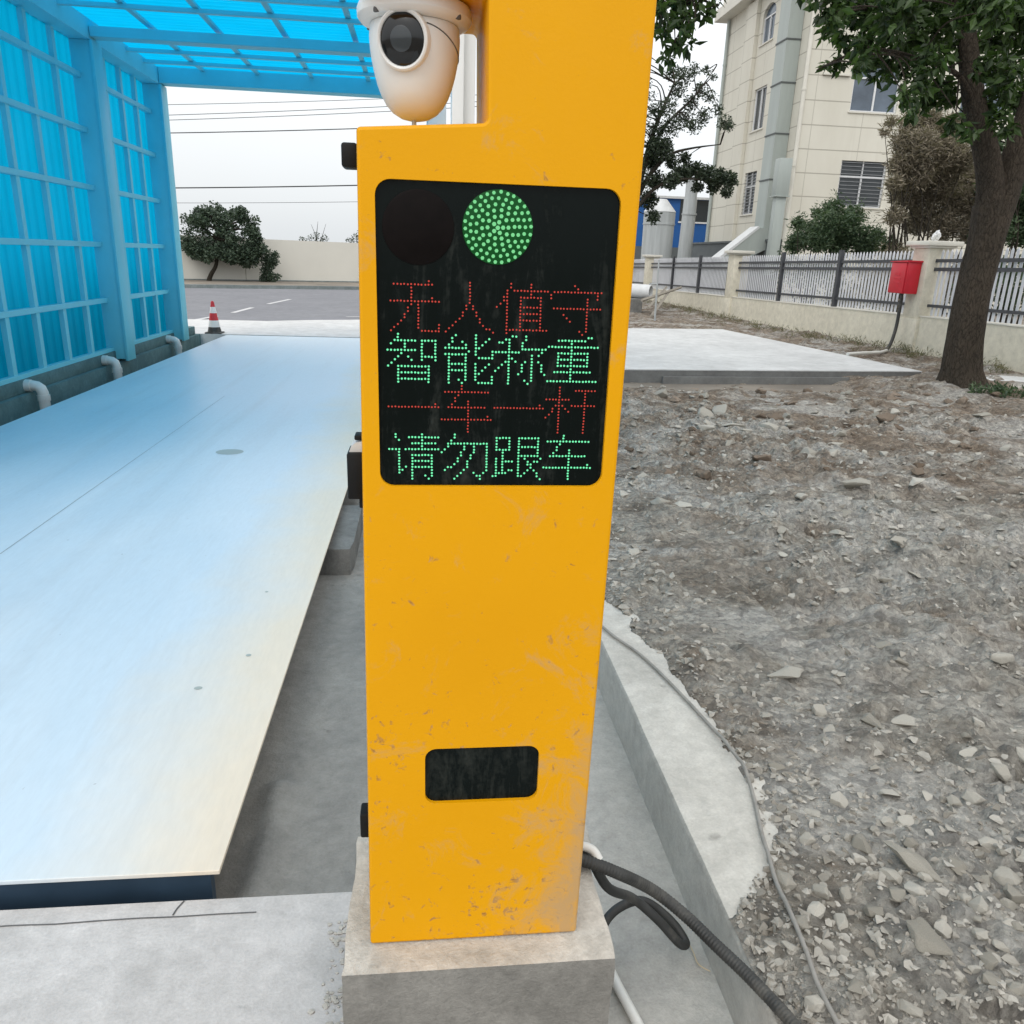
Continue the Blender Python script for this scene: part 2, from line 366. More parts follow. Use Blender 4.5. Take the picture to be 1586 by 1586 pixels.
M = dict(
    yellow=yellow_paint(), smoked=smoked_panel(),
    led_g=emit('lit_green_led', (0.20, 0.95, 0.47), 1.15),
    led_gd=emit('lit_green_lamp_led', (0.26, 0.86, 0.36), 0.85),
    led_r=emit('lit_red_led', (1.0, 0.12, 0.09), 0.62),
    black=simple('black_plastic', (0.008, 0.0085, 0.009), 0.55, 0.3, 20, spec=0.2),
    rubber=simple('dusty_black_rubber', (0.028, 0.029, 0.028), 0.6, 0.45, 12, dirt=(0.16, 0.15, 0.13), dirt_scale=5, dirt_amt=0.7),
    camwhite=simple('white_camera_plastic', (0.74, 0.74, 0.72), 0.35, 0.03, 8),
    lens=simple('black_camera_glass', (0.006, 0.007, 0.008), 0.08, 0.2, 8),
    seam=simple('dark_seam', (0.10, 0.10, 0.10), 0.7),
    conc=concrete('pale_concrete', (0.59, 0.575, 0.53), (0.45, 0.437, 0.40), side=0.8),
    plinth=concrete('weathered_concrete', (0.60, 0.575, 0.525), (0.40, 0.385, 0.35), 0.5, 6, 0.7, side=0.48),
    slab=concrete('smooth_slab_concrete', (0.56, 0.55, 0.545), (0.44, 0.432, 0.425), 0.25, 2.2, 0.75),
    floor=concrete('trench_concrete', (0.50, 0.49, 0.455), (0.36, 0.355, 0.335), 0.45, 3.2, 0.5, deck_shade=True),
    pad=concrete('fresh_white_concrete', (0.63, 0.64, 0.64), (0.52, 0.53, 0.53), 0.12, 0.7, 0.3),
    kerbteal=concrete('blue_lit_kerb_concrete', (0.125, 0.225, 0.235), (0.075, 0.145, 0.155), 0.3, 3, 0.3),  # teal cast of the canopy light is mixed into this concrete colour
    padside=concrete('grey_formed_concrete', (0.20, 0.205, 0.20), (0.15, 0.15, 0.148), 0.2, 2, 0.2),
    kerbgrey=concrete('grey_kerb_concrete', (0.25, 0.285, 0.285), (0.16, 0.19, 0.19), 0.3, 3, 0.3),
    darkconc=concrete('dark_grey_block', (0.22, 0.22, 0.21), (0.13, 0.13, 0.125), 0.4, 6, 0.3),  # darker grey concrete for the pit floor and blocks
    apron=concrete('white_concrete_paving', (0.66, 0.66, 0.655), (0.58, 0.58, 0.58), 0.1, 0.8, 0.1),
    asphalt=concrete('grey_asphalt', (0.235, 0.24, 0.26), (0.20, 0.205, 0.225), 0.2, 0.6, 0.1),
    paint=simple('white_road_paint', (0.56, 0.56, 0.57), 0.7, 0.12, 8),
    soil=simple('grey_brown_soil', (0.20, 0.175, 0.145), 0.95, 0.35, 0.8, 0.6, 6),
    rubble=rubble_mat(),
    deck=deck_mat(),
    navy=simple('navy_painted_steel', (0.022, 0.045, 0.075), 0.5, 0.25, 3),
    frame=simple('blue_lit_frame_steel', (0.17, 0.60, 0.72), 0.5, 0.05, 2),  # white steel; the blue light under the sheets is put into its colour
    sheet=blue_sheet(),
    pvc=simple('white_pvc', (0.70, 0.70, 0.67), 0.4, 0.08, 6, dirt=(0.40, 0.36, 0.30), dirt_scale=6, dirt_amt=0.4),
    greycable=simple('grey_cable', (0.26, 0.25, 0.23), 0.7, 0.2, 20, dirt=(0.15, 0.13, 0.11), dirt_scale=9),
    straw=simple('dry_straw', (0.45, 0.38, 0.27), 0.9),
    cone_r=simple('red_cone_plastic', (0.55, 0.03, 0.04), 0.5, 0.15, 10),
    cone_w=simple('white_reflective_band', (0.75, 0.74, 0.72), 0.4, 0.06, 10),
    wall=simple('cream_render', (0.69, 0.675, 0.615), 0.85, 0.04, 0.4),
    fencewall=concrete('cream_fence_render', (0.74, 0.70, 0.58), (0.66, 0.62, 0.51), 0.15, 1.2, 0.15),
    picket=simple('white_painted_picket', (0.62, 0.63, 0.66), 0.5, 0.08, 3),
    rail=simple('dark_grey_steel_rail', (0.045, 0.048, 0.055), 0.5, 0.2, 5),
    redbox=simple('red_enamel', (0.55, 0.012, 0.028), 0.4, 0.12, 4),
    facade=facade_mat(), trim=simple('pale_trim', (0.66, 0.64, 0.57), 0.6, 0.08, 2),
    pane=glass_mat('blue_grey_window_glass', (0.10, 0.13, 0.17)),
    pane_d=glass_mat('dark_window_glass', (0.028, 0.035, 0.04)),
    white=simple('white_window_frame', (0.74, 0.75, 0.76), 0.5, 0.05, 4),
    bars=simple('grey_window_bars', (0.22, 0.23, 0.24), 0.5),
    duct=simple('grey_green_sheet_metal', (0.36, 0.40, 0.38), 0.45, 0.1, 1.2, metal=0.0, stretch=(2, 2, 0.3)),
    ductband=simple('dark_duct_flange', (0.09, 0.10, 0.10), 0.6),
    galv=simple('galvanised_sheet', (0.40, 0.425, 0.43), 0.45, 0.16, 2.2, stretch=(4, 4, 0.3)),
    galvcap=simple('pale_galvanised_cap', (0.60, 0.615, 0.62), 0.5, 0.1, 4),
    blueshed=simple('blue_shed_cladding', (0.012, 0.10, 0.34), 0.5, 0.12, 1),
    lean=simple('dark_grey_render', (0.115, 0.13, 0.135), 0.8, 0.15, 1.5),
    wood=simple('weathered_timber', (0.30, 0.275, 0.235), 0.9, 0.25, 8, 0.3, 40, stretch=(6, 6, 0.5)),
    bark=bark_mat('furrowed_grey_bark', (0.030, 0.025, 0.020), (0.135, 0.110, 0.086), 15),
    bark_far=bark_mat('dark_bark', (0.03, 0.027, 0.022), (0.08, 0.07, 0.055)),
    leaf=leaf_mat('broad_green_leaves', (0.014, 0.028, 0.010), (0.075, 0.125, 0.040), 0.35, 0.4),
    leaf_round=leaf_mat('dark_green_leaves', (0.028, 0.052, 0.036), (0.085, 0.120, 0.078), 0.12),
    leaf_feather=leaf_mat('feathery_leaves', (0.020, 0.032, 0.022), (0.065, 0.088, 0.055), 0.2),
    leaf_bush=leaf_mat('bush_leaves', (0.030, 0.060, 0.032), (0.105, 0.150, 0.080), 0.2),
    leaf_brown=leaf_mat('brown_needles', (0.125, 0.105, 0.078), (0.29, 0.25, 0.19), 0.15, 0.8),
    weed=leaf_mat('dry_weeds', (0.07, 0.075, 0.04), (0.22, 0.20, 0.12), 0.2, 0.8),
    stone=rock_mat('pale_stone', (0.25, 0.235, 0.20), (0.47, 0.45, 0.40)),
    gravel=rock_mat('grey_gravel', (0.24, 0.222, 0.19), (0.43, 0.412, 0.37)),
    clod=rock_mat('brown_earth_clod', (0.13, 0.098, 0.072), (0.27, 0.22, 0.175)),
    green_lens=None, dark_red=simple('dark_red_disc', (0.0052, 0.0036, 0.0034), 0.4, 0.3, 30, spec=0.08),
    cableblk=simple('black_overhead_cable', (0.02, 0.02, 0.022), 0.7),
)
_m, _N, _L, _o = new_mat('lit_green_lens')
_p = _N.new('ShaderNodeBsdfPrincipled'); _p.inputs['Base Color'].default_value = (0.004, 0.03, 0.008, 1); _p.inputs['Roughness'].default_value = 0.4; _p.inputs['Specular IOR Level'].default_value = 0.1
_p.inputs['Emission Color'].default_value = (0.004, 0.085, 0.014, 1); _p.inputs['Emission Strength'].default_value = 0.55
_L.new(_p.outputs[0], _o.inputs[0]); M['green_lens'] = _m

# ------------------------------------------------------------------ mesh building
class MB:
    def __init__(s): s.v = []; s.f = []
    def add(s, vs, fs):
        o = len(s.v); s.v += [tuple(map(float, p)) for p in vs]; s.f += [tuple(i + o for i in f) for f in fs]; return s
    def box(s, x0, x1, y0, y1, z0, z1, b=0.0):
        if b <= 0:
            vs = [(x, y, z) for z in (z0, z1) for y in (y0, y1) for x in (x0, x1)]
            return s.add(vs, [(0, 2, 3, 1), (4, 5, 7, 6), (0, 1, 5, 4), (2, 6, 7, 3), (0, 4, 6, 2), (1, 3, 7, 5)])
        bm = bmesh.new(); bmesh.ops.create_cube(bm, size=1.0)
        for v in bm.verts:
            v.co = Vector(((x0 + x1) / 2 + v.co.x * (x1 - x0), (y0 + y1) / 2 + v.co.y * (y1 - y0), (z0 + z1) / 2 + v.co.z * (z1 - z0)))
        bmesh.ops.bevel(bm, geom=bm.edges[:], offset=b, segments=2, profile=0.5, affect='EDGES')
        return s.bm(bm)
    def bm(s, bm):
        bm.verts.ensure_lookup_table(); bm.verts.index_update()
        s.add([v.co for v in bm.verts], [[v.index for v in f.verts] for f in bm.faces]); bm.free(); return s
    def tube(s, pts, r, n=10, caps=True):
        pts = [Vector(p) for p in pts]
        rs = r if isinstance(r, (list, tuple)) else [r] * len(pts)
        o = []; prev = None
        for i, p in enumerate(pts):
            d = (pts[min(i + 1, len(pts) - 1)] - pts[max(i - 1, 0)]).normalized()
            if prev is None:
                a = d.cross(Vector((0, 0, 1)));
                if a.length < 1e-3: a = d.cross(Vector((1, 0, 0)))
                a.normalize()
            else:
                a = (prev - d * prev.dot(d)).normalized()
            b = d.cross(a); prev = a
            o += [p + (a * math.cos(t) + b * math.sin(t)) * rs[i] for t in (2 * math.pi * k / n for k in range(n))]
        fs = []
        for i in range(len(pts) - 1):
            for k in range(n):
                k2 = (k + 1) % n
                fs.append((i * n + k, i * n + k2, (i + 1) * n + k2, (i + 1) * n + k))
        if caps:
            fs.append(tuple(range(n - 1, -1, -1))); fs.append(tuple(range((len(pts) - 1) * n, len(pts) * n)))
        return s.add(o, fs)
    def lathe(s, prof, c=(0, 0, 0), mat=None, n=32):
        """profile of (radius, height) about local z, placed by matrix mat then moved to c"""
        o = []
        for r, h in prof:
            for k in range(n):
                t = 2 * math.pi * k / n; p = Vector((r * math.cos(t), r * math.sin(t), h))
                if mat is not None: p = mat @ p
                o.append(p + Vector(c))
        fs = []
        for i in range(len(prof) - 1):
            for k in range(n):
                k2 = (k + 1) % n; fs.append((i * n + k, i * n + k2, (i + 1) * n + k2, (i + 1) * n + k))
        fs.append(tuple(range(n - 1, -1, -1))); fs.append(tuple(range((len(prof) - 1) * n, len(prof) * n)))
        return s.add(o, fs)
    def prism(s, poly, f, d0, d1):
        """2-D polygon extruded: f(u, v, d) -> point"""
        n = len(poly)
        vs = [f(u, v, d0) for u, v in poly] + [f(u, v, d1) for u, v in poly]
        tris = tessellate_polygon([[Vector((u, v, 0)) for u, v in poly]])
        fs = [tuple(t) for t in tris] + [tuple(i + n for i in t) for t in tris]
        fs += [(i, (i + 1) % n, (i + 1) % n + n, i + n) for i in range(n)]
        return s.add(vs, fs)
    def holed(s, outer, holes, f, reveal):
        loops = [outer] + holes
        flat = [p for l in loops for p in l]
        tris = tessellate_polygon([[Vector((u, v, 0)) for u, v in l] for l in loops])
        s.add([f(u, v, 0.0) for u, v in flat], [tuple(t) for t in tris])
        for h in holes:
            n = len(h)
            s.add([f(u, v, 0.0) for u, v in h] + [f(u, v, reveal) for u, v in h], [(i, (i + 1) % n, (i + 1) % n + n, i + n) for i in range(n)])
        return s
    def quad(s, a, b, c, d): return s.add([a, b, c, d], [(0, 1, 2, 3)])

def root_loc(o):
    while o.parent: o = o.parent
    return Vector(o.location)

def obj(name, mb, mat, parent=None, loc=None, smooth=None, label=None):
    off = root_loc(parent) if parent else Vector(loc or (0, 0, 0))
    me = bpy.data.meshes.new(name)
    me.from_pydata([(p[0] - off[0], p[1] - off[1], p[2] - off[2]) for p in mb.v], [], mb.f)
    me.materials.append(mat)
    bm = bmesh.new(); bm.from_mesh(me); bmesh.ops.recalc_face_normals(bm, faces=bm.faces); bm.to_mesh(me); bm.free()
    if smooth:
        me.shade_smooth(); me.set_sharp_from_angle(angle=R(smooth))
    o = bpy.data.objects.new(name, me); COL.objects.link(o)
    if parent: o.parent = parent
    else: o.location = off
    if label: o['label'] = label
    return o

def tag(o, label, cat, group=None):
    o['label'] = label; o['category'] = cat
    if group: o['group'] = group
    return o

def thing(name, label, cat, loc, group=None):
    o = bpy.data.objects.new(name, None); o.location = loc; o.empty_display_size = 0.1
    COL.objects.link(o); return tag(o, label, cat, group)

def struct(name, mb, mat, smooth=None, kind='structure'):
    o = obj(name, mb, mat, smooth=smooth); o['kind'] = kind; return o

def rrect(x0, x1, z0, z1, r, n=6):
    pts = []
    for cx, cz, a0 in ((x1 - r, z1 - r, 0), (x0 + r, z1 - r, 90), (x0 + r, z0 + r, 180), (x1 - r, z0 + r, 270)):
        for k in range(n + 1):
            t = R(a0 + 90 * k / n); pts.append((cx + r * math.cos(t), cz + r * math.sin(t)))
    return pts

def round_poly(pts, rad, n=4):
    out = []; m = len(pts)
    for i in range(m):
        p = Vector(pts[i]); a = (Vector(pts[i - 1]) - p).normalized(); b = (Vector(pts[(i + 1) % m]) - p).normalized()
        r = rad[i] if isinstance(rad, (list, tuple)) else rad
        half = math.acos(max(-1, min(1, a.dot(b)))) / 2
        t = r / math.tan(half); c = p + (a + b).normalized() * (r / math.sin(half))
        s0 = p + a * t; s1 = p + b * t
        a0 = math.atan2(s0.y - c.y, s0.x - c.x); a1 = math.atan2(s1.y - c.y, s1.x - c.x)
        d = (a1 - a0 + math.pi) % (2 * math.pi) - math.pi
        for k in range(n + 1):
            t_ = a0 + d * k / n; out.append((c.x + r * math.cos(t_), c.y + r * math.sin(t_)))
    return out

def inset(poly, d):
    n = len(poly); area = sum(poly[i][0] * poly[(i + 1) % n][1] - poly[(i + 1) % n][0] * poly[i][1] for i in range(n))
    sgn = 1 if area > 0 else -1; out = []
    for i in range(n):
        p0, p1, p2 = (Vector(poly[i - 1]), Vector(poly[i]), Vector(poly[(i + 1) % n]))
        e1 = (p1 - p0); e2 = (p2 - p1)
        e1 = e1.normalized() if e1.length > 1e-9 else e2.normalized(); e2 = e2.normalized() if e2.length > 1e-9 else e1
        nrm = Vector((-(e1.y + e2.y), e1.x + e2.x)); nrm.normalize()
        out.append((p1.x + nrm.x * d * sgn, p1.y + nrm.y * d * sgn))
    return out

# ------------------------------------------------------------------ noise for terrain
def _hash(ix, iy, seed):
    h = (ix.astype(np.int64) * 374761393 + iy.astype(np.int64) * 668265263 + seed * 1442695041) & 0x7fffffff
    h = ((h ^ (h >> 13)) * 1274126177) & 0x7fffffff
    return ((h ^ (h >> 16)) & 0xffff) / 65535.0
def vnoise(x, y, seed=0):
    ix, iy = np.floor(x), np.floor(y); fx, fy = x - ix, y - iy
    fx = fx * fx * (3 - 2 * fx); fy = fy * fy * (3 - 2 * fy)
    a, b = _hash(ix, iy, seed), _hash(ix + 1, iy, seed); c, d = _hash(ix, iy + 1, seed), _hash(ix + 1, iy + 1, seed)
    return (a * (1 - fx) + b * fx) * (1 - fy) + (c * (1 - fx) + d * fx) * fy - 0.5
def fbm(x, y, octv=4, seed=0):
    s = np.zeros_like(x); a = 1.0
    for k in range(octv): s = s + a * vnoise(x * 2 ** k + 17.3 * k, y * 2 ** k - 9.1 * k, seed + k); a *= 0.5
    return s
EDGE_Y = [-5, 1.38, 1.46, 1.62, 2.0, 2.52, 3.18, 4.2, 12]
EDGE_X = [0.69, 0.69, 0.78, 0.90, 0.935, 0.92, 0.80, 0.74, 0.74]
def terrain_h(x, y):
    x = np.asarray(x, float); y = np.asarray(y, float)
    near = np.clip(1 - y / 9.0, 0, 1)
    z = 0.03 + 0.045 * near + 0.02 * np.clip((y - 18) / 10, 0, 1)
    bank = np.clip((x - 7.4) / 1.3, 0, 1); z = z + 0.07 * bank * np.clip((y - 6) / 3, 0, 1) * np.clip((18 - y) / 5, 0.25, 1)
    tr = np.exp(-(((x - 6.9) / 0.9) ** 2 + ((y - 9.5) / 0.8) ** 2)); z = z + 0.07 * tr
    z = z + 0.06 * fbm(x * 0.9, y * 0.9, 3, 3) + 0.065 * fbm(x * 2.7, y * 2.7, 3, 11)
    dip = np.clip((y - 9.2) / 0.8, 0, 1) * np.clip((11 - y) / 0.3, 0, 1) * np.clip((6.25 - x) / 0.5, 0, 1)
    z = z * (1 - 0.75 * dip) - 0.10 * dip
    rough = 0.5 + 0.9 * np.clip(fbm(x * 0.7, y * 0.7, 2, 41) + 0.4, 0, 1)
    z = z + lumps(x, y)[0] * (1 - 0.6 * dip) 
    z = z + rough * (0.050 * np.abs(fbm(x * 8, y * 8, 3, 23)) * 1.3 + 0.024 * fbm(x * 22, y * 22, 2, 31))
    return z
def worley(x, y, seed):
    ix, iy = np.floor(x), np.floor(y); best = np.full(np.shape(x), 9.0); hv = np.zeros(np.shape(x))
    for dx_ in (-1, 0, 1):
        for dy_ in (-1, 0, 1):
            cx, cy = ix + dx_, iy + dy_
            px, py = cx + _hash(cx, cy, seed), cy + _hash(cx, cy, seed + 1)
            sx_ = 0.7 + 0.6 * _hash(cx, cy, seed + 3)
            d = np.sqrt(((x - px) * sx_) ** 2 + ((y - py) / sx_) ** 2); h = _hash(cx, cy, seed + 2)
            m_ = d < best; best = np.where(m_, d, best); hv = np.where(m_, h, hv)
    return best, hv
def lumps(x, y):
    x = np.asarray(x, float); y = np.asarray(y, float); tot = np.zeros(np.shape(x)); st = np.zeros(np.shape(x))
    wx, wy = x + 0.02 * fbm(x * 14, y * 14, 2, 5), y + 0.02 * fbm(x * 14 + 7, y * 14, 2, 6)
    field = np.clip(0.55 + 1.1 * fbm(x * 1.4, y * 1.4, 3, 61), 0.1, 1)
    for size, amp, sd in ((0.038, 0.015, 1), (0.085, 0.034, 7), (0.20, 0.075, 13)):
        d, h = worley(wx / size, wy / size, sd); r_ = 0.28 + 0.25 * h
        dome_ = np.clip(1 - (d / r_) ** 2, 0, 1) ** 0.42 * (h > 0.35) * np.clip((h - 0.3) * 1.6, 0, 1)
        tot = np.maximum(tot, dome_ * amp * field); st = np.maximum(st, np.clip(dome_ * 2.2, 0, 1) * _hash(np.floor(h * 997), np.floor(h * 331), 3) * field)
    return tot, st
def edge_x(y):
    y = np.asarray(y, float)
    return np.interp(y, EDGE_Y, EDGE_X) + 0.055 * fbm(y * 6.0, y * 0 + 3.3, 4, 77)

# ================================================================== SETTING
# -------- ground: one sheet to the horizon with an opening for the weighbridge pit
g = MB()
def rect(x0, x1, y0, y1, z): g.quad((x0, y0, z), (x1, y0, z), (x1, y1, z), (x0, y1, z))
rect(-500, -4.2, -500, 700, -0.06); rect(0.9, 500, -500, 700, -0.06); rect(-4.2, 0.9, 14.9, 700, -0.06); rect(-4.2, 0.9, -500, -2.5, -0.06)
struct('ground', g, M['soil'])
g = MB(); g.box(-4.2, 0.95, -2.6, 14.62, -0.5, -0.155)
def grid(x0, x1, y0, y1, nx, ny, hf):
    X, Y = np.meshgrid(np.linspace(x0, x1, nx), np.linspace(y0, y1, ny)); Z = hf(X, Y)
    v = np.stack([X, Y, Z], -1).reshape(-1, 3); fs = []
    for j in range(ny - 1):
        for i in range(nx - 1): a = j * nx + i; fs.append((a, a + 1, a + nx + 1, a + nx))
    return v.tolist(), fs
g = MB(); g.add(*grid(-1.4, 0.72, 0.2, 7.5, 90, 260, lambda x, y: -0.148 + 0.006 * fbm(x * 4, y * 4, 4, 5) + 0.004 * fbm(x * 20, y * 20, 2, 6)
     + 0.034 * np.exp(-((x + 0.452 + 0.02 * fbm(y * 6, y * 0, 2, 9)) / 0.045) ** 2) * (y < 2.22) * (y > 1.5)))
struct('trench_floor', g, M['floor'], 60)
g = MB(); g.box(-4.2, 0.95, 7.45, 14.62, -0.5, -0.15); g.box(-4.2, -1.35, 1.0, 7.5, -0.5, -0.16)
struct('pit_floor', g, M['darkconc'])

# -------- foreground slab, end apron, road
g = MB(); poly = [(-7, -3), (-0.158, -3), (-0.158, 1.0), (-0.16, 1.585), (-7, 1.585)]
g.prism(poly, lambda u, v, d: (u, v, d), -0.35, 0.0)
slab = struct('approach_slab', g, M['slab'])
def ribbon(mb, pts, w, z):
    pts = [Vector((p[0], p[1], 0)) for p in pts]
    for a, b in zip(pts[:-1], pts[1:]):
        d = (b - a).normalized(); n = Vector((-d.y, d.x, 0)) * w / 2
        mb.quad((a.x - n.x, a.y - n.y, z), (b.x - n.x, b.y - n.y, z), (b.x + n.x, b.y + n.y, z), (a.x + n.x, a.y + n.y, z))
crack = MB(); rr = random.Random(3)
line = [(-2.2 + 0.09 * k, 1.535 + rr.uniform(-0.003, 0.003)) for k in range(21)]
ribbon(crack, line, 0.0035, 0.0015); ribbon(crack, [(-0.592, 1.54), (-0.588, 1.56), (-0.578, 1.583)], 0.004, 0.0015)
o = obj('joint', crack, M['seam'], slab)
# crumbled mortar strip between slab and plinth
g = MB()
for k in range(150):
    y = rr.uniform(0.95, 1.5); x = -0.19 + rr.gauss(0, 0.018); s = rr.uniform(0.002, 0.007)
    if x + s > -0.16: continue
    bm = bmesh.new(); bmesh.ops.create_icosphere(bm, subdivisions=1, radius=s)
    for v in bm.verts: v.co = Vector((v.co.x * rr.uniform(0.7, 1.6) + x, v.co.y * rr.uniform(0.7, 1.5) + y, v.co.z * 0.5 + 0.001))
    g.bm(bm)
struct('mortar_crumbs', g, M['plinth'], 40, 'stuff')
g = MB(); g.box(-30, 3.6, 14.6, 17.6, -0.3, 0.05)
struct('concrete_apron', g, M['apron'])
g = MB()
kerbdir = Vector((6.1, 2.7, 0)).normalized()
def kerb_y(x): return 32.2 + (x + 9.0) * kerbdir.y / kerbdir.x
g.prism([(-120, 17.5), (3.6, 17.5), (3.6, kerb_y(3.6)), (-120, kerb_y(-120))], lambda u, v, d: (u, v, d), -0.05, 0.0)
struct('road', g, M['asphalt'])
g = MB()
# pale concrete feathering onto the asphalt
g.prism([(-30, 17.4), (3.5, 17.4), (3.5, 20.0), (0.6, 19.4), (-1.4, 19.2), (-2.6, 18.7), (-3.5, 18.1), (-4.4, 17.75), (-30, 17.6)], lambda u, v, d: (u, v, d), 0.001, 0.006)
struct('pavement', g, M['apron'])
g = MB()
ribbon(g, [(-5.6, 15.9), (-5.0, 17.0)], 0.14, 0.054 if False else 0.0545)
ribbon(g, [(-5.0, 17.7), (-4.86, 18.2), (-4.74, 19.1)], 0.13, 0.011); ribbon(g, [(-4.66, 20.3), (-4.6, 22.3)], 0.13, 0.005); ribbon(g, [(-4.5, 24.0), (-4.3, 26.6)], 0.13, 0.005)
ribbon(g, [(-1.9, 19.9), (-0.5, 21.2)], 0.10, 0.005)
struct('road_marking', g, M['paint'])
g = MB()
def along(s0, s1, a, b, z0, z1, p0=Vector((-9.0, 32.2, 0))):
    n = Vector((-kerbdir.y, kerbdir.x, 0)); q = [p0 + kerbdir * s + n * w for s, w in ((s0, a), (s1, a), (s1, b), (s0, b))]
    g.prism([(p.x, p.y) for p in q], lambda u, v, d: (u, v, d), z0, z1)
along(-60, 16, 0, 0.22, -0.05, 0.13)
struct('kerb', g, M['kerbgrey'])
g = MB(); along(-60, 16, 0.22, 5.6, -0.05, 0.11)
struct('verge', g, M['soil'])

# -------- rubble ground (fine near the camera, coarser away)
xs = np.concatenate([np.arange(0.703, 1.9, 0.0085), np.arange(1.9, 3.2, 0.015), np.arange(3.2, 5.4, 0.03), np.arange(5.4, 12.6, 0.07)])
ys = np.concatenate([np.arange(0.7, 2.5, 0.0085), np.arange(2.5, 4.6, 0.015), np.arange(4.6, 8, 0.03), np.arange(8, 18, 0.07), np.arange(18, 40, 0.3)])
X, Y = np.meshgrid(xs, ys)
Z = terrain_h(X, Y)
ex = edge_x(Y)
t = np.clip((X - ex) / 0.10, 0, 1)
Z = np.where(X < ex, -0.10, (0.052 + 0.012 * vnoise(X * 30, Y * 30, 5)) * (1 - t) + np.where(X < 1.5, np.maximum(Z, 0.058), Z) * t)
pad_mask = (X > 2.0) & (X < 7.1) & (Y > 10.75) & (Y < 17.2)
Z = np.where(pad_mask, np.minimum(Z, 0.06), Z)
nx, ny = len(xs), len(ys)
v = np.stack([X, Y, Z], -1).reshape(-1, 3)
idx = np.arange(nx * ny).reshape(ny, nx)
fs = np.stack([idx[:-1, :-1], idx[:-1, 1:], idx[1:, 1:], idx[1:, :-1]], -1).reshape(-1, 4)
me = bpy.data.meshes.new('rubble_ground'); me.from_pydata(v.tolist(), [], fs.tolist()); me.materials.append(M['rubble']); me.shade_smooth()
at = me.attributes.new('stone', 'FLOAT', 'POINT'); at.data.foreach_set('value', (lumps(X, Y)[1] * t).reshape(-1).astype(np.float32))
o = bpy.data.objects.new('rubble_ground', me); COL.objects.link(o); o['kind'] = 'structure'

# ================================================================== THINGS
# -------- concrete kerb wall right of the channel
g = MB()
ny_ = 140; yv = np.linspace(-1.2, 10.2, ny_)
ins = 0.70 + 0.004 * fbm(yv * 3, yv * 0, 3, 8)
prof = [(0.0, -0.22), (0.0, 0.040), (0.006, 0.049), (0.03, 0.051), (0.15, 0.053), (0.40, 0.052), (0.40, -0.22)]
vs = []
for yy, x0 in zip(yv, ins):
    for du, zz in prof: vs.append((x0 + du, yy, zz + (0.003 * float(fbm(np.array([yy * 4.0]), np.array([du * 9.0]), 3, 4)[0]) if zz > 0.03 else 0)))
k = len(prof)
fs = [(i * k + j, i * k + j + 1, (i + 1) * k + j + 1, (i + 1) * k + j) for i in range(ny_ - 1) for j in range(k - 1)]
g.add(vs, fs)
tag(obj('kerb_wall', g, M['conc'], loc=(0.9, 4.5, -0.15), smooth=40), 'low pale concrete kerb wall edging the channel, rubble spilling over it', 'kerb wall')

# -------- left kerb of the pit, stepped
t_ = thing('kerb_wall', 'long stepped grey concrete kerb under the blue sheeted wall', 'kerb wall', (-4.1, 8.0, -0.4))
g = MB(); g.box(-4.35, -3.93, 0.6, 14.6, -0.5, 0.05, 0.008); obj('pit_wall', g, M['kerbteal'], t_, smooth=40)
g = MB(); g.box(-4.30, -3.985, 0.6, 14.5, 0.0505, 0.185, 0.01); obj('upper_step', g, M['kerbteal'], t_, smooth=40)

# -------- weighbridge deck
dk = thing('weighbridge_deck', 'long pale steel weighbridge platform running under the blue canopy', 'weighbridge', (-1.97, 8.0, 0.0))
g = MB(); g.box(-3.45, -0.50, 1.617, 14.45, 0.043, 0.055, 0.002); plate = obj('deck_plate', g, M['deck'], dk)
g = MB(); ribbon(g, [(-2.045, 1.63), (-2.045, 8.3)], 0.0032, 0.0562); ribbon(g, [(-3.44, 8.15), (-0.51, 8.15)], 0.005, 0.0565) if False else None
obj('seam', g, M['bars'], plate)
for (x, y, a, b) in ((-1.449, 5.895, 0.10, 0.085), (-0.657, 2.714, 0.010, 0.010), (-0.778, 2.484, 0.014, 0.011), (-0.70, 3.3, 0.007, 0.008)):
    bm = bmesh.new(); bmesh.ops.create_circle(bm, cap_ends=True, radius=1, segments=18)
    for v_ in bm.verts: v_.co = Vector((x + v_.co.x * a, y + v_.co.y * b, 0.0562))
    obj('hole_cover', MB().bm(bm), M['duct'], plate)
g = MB(); g.box(-3.38, -0.527, 1.632, 1.66, -0.13, 0.042); obj('end_beam', g, M['navy'], dk)
for xx in (-0.75, -1.6, -2.4, -3.2):
    g = MB(); g.box(xx - 0.06, xx + 0.06, 1.67, 14.4, -0.13, 0.042); obj('side_beam', g, M['navy'], dk)
g = MB(); g.box(-3.40, -0.55, 14.39, 14.43, -0.13, 0.042); obj('end_beam', g, M['navy'], dk)

# -------- bearing blocks beside the deck
g = MB(); g.prism([(-0.56, 3.975), (-0.40, 3.975), (-0.388, 4.10), (-0.392, 4.75), (-0.56, 4.75)], lambda u, v, d: (u, v, d), -0.16, 0.0)
tag(obj('concrete_block', g, M['darkconc'], loc=(-0.47, 4.3, -0.15)), 'grey concrete bearing block at the deck edge, nearest to the camera', 'concrete block', 'bearing blocks along the deck')
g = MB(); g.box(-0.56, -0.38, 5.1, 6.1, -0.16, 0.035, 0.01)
tag(obj('concrete_block', g, M['floor'], loc=(-0.47, 5.6, -0.15)), 'paler concrete bearing block behind the dark bearing block beside the deck', 'concrete block', 'bearing blocks along the deck')

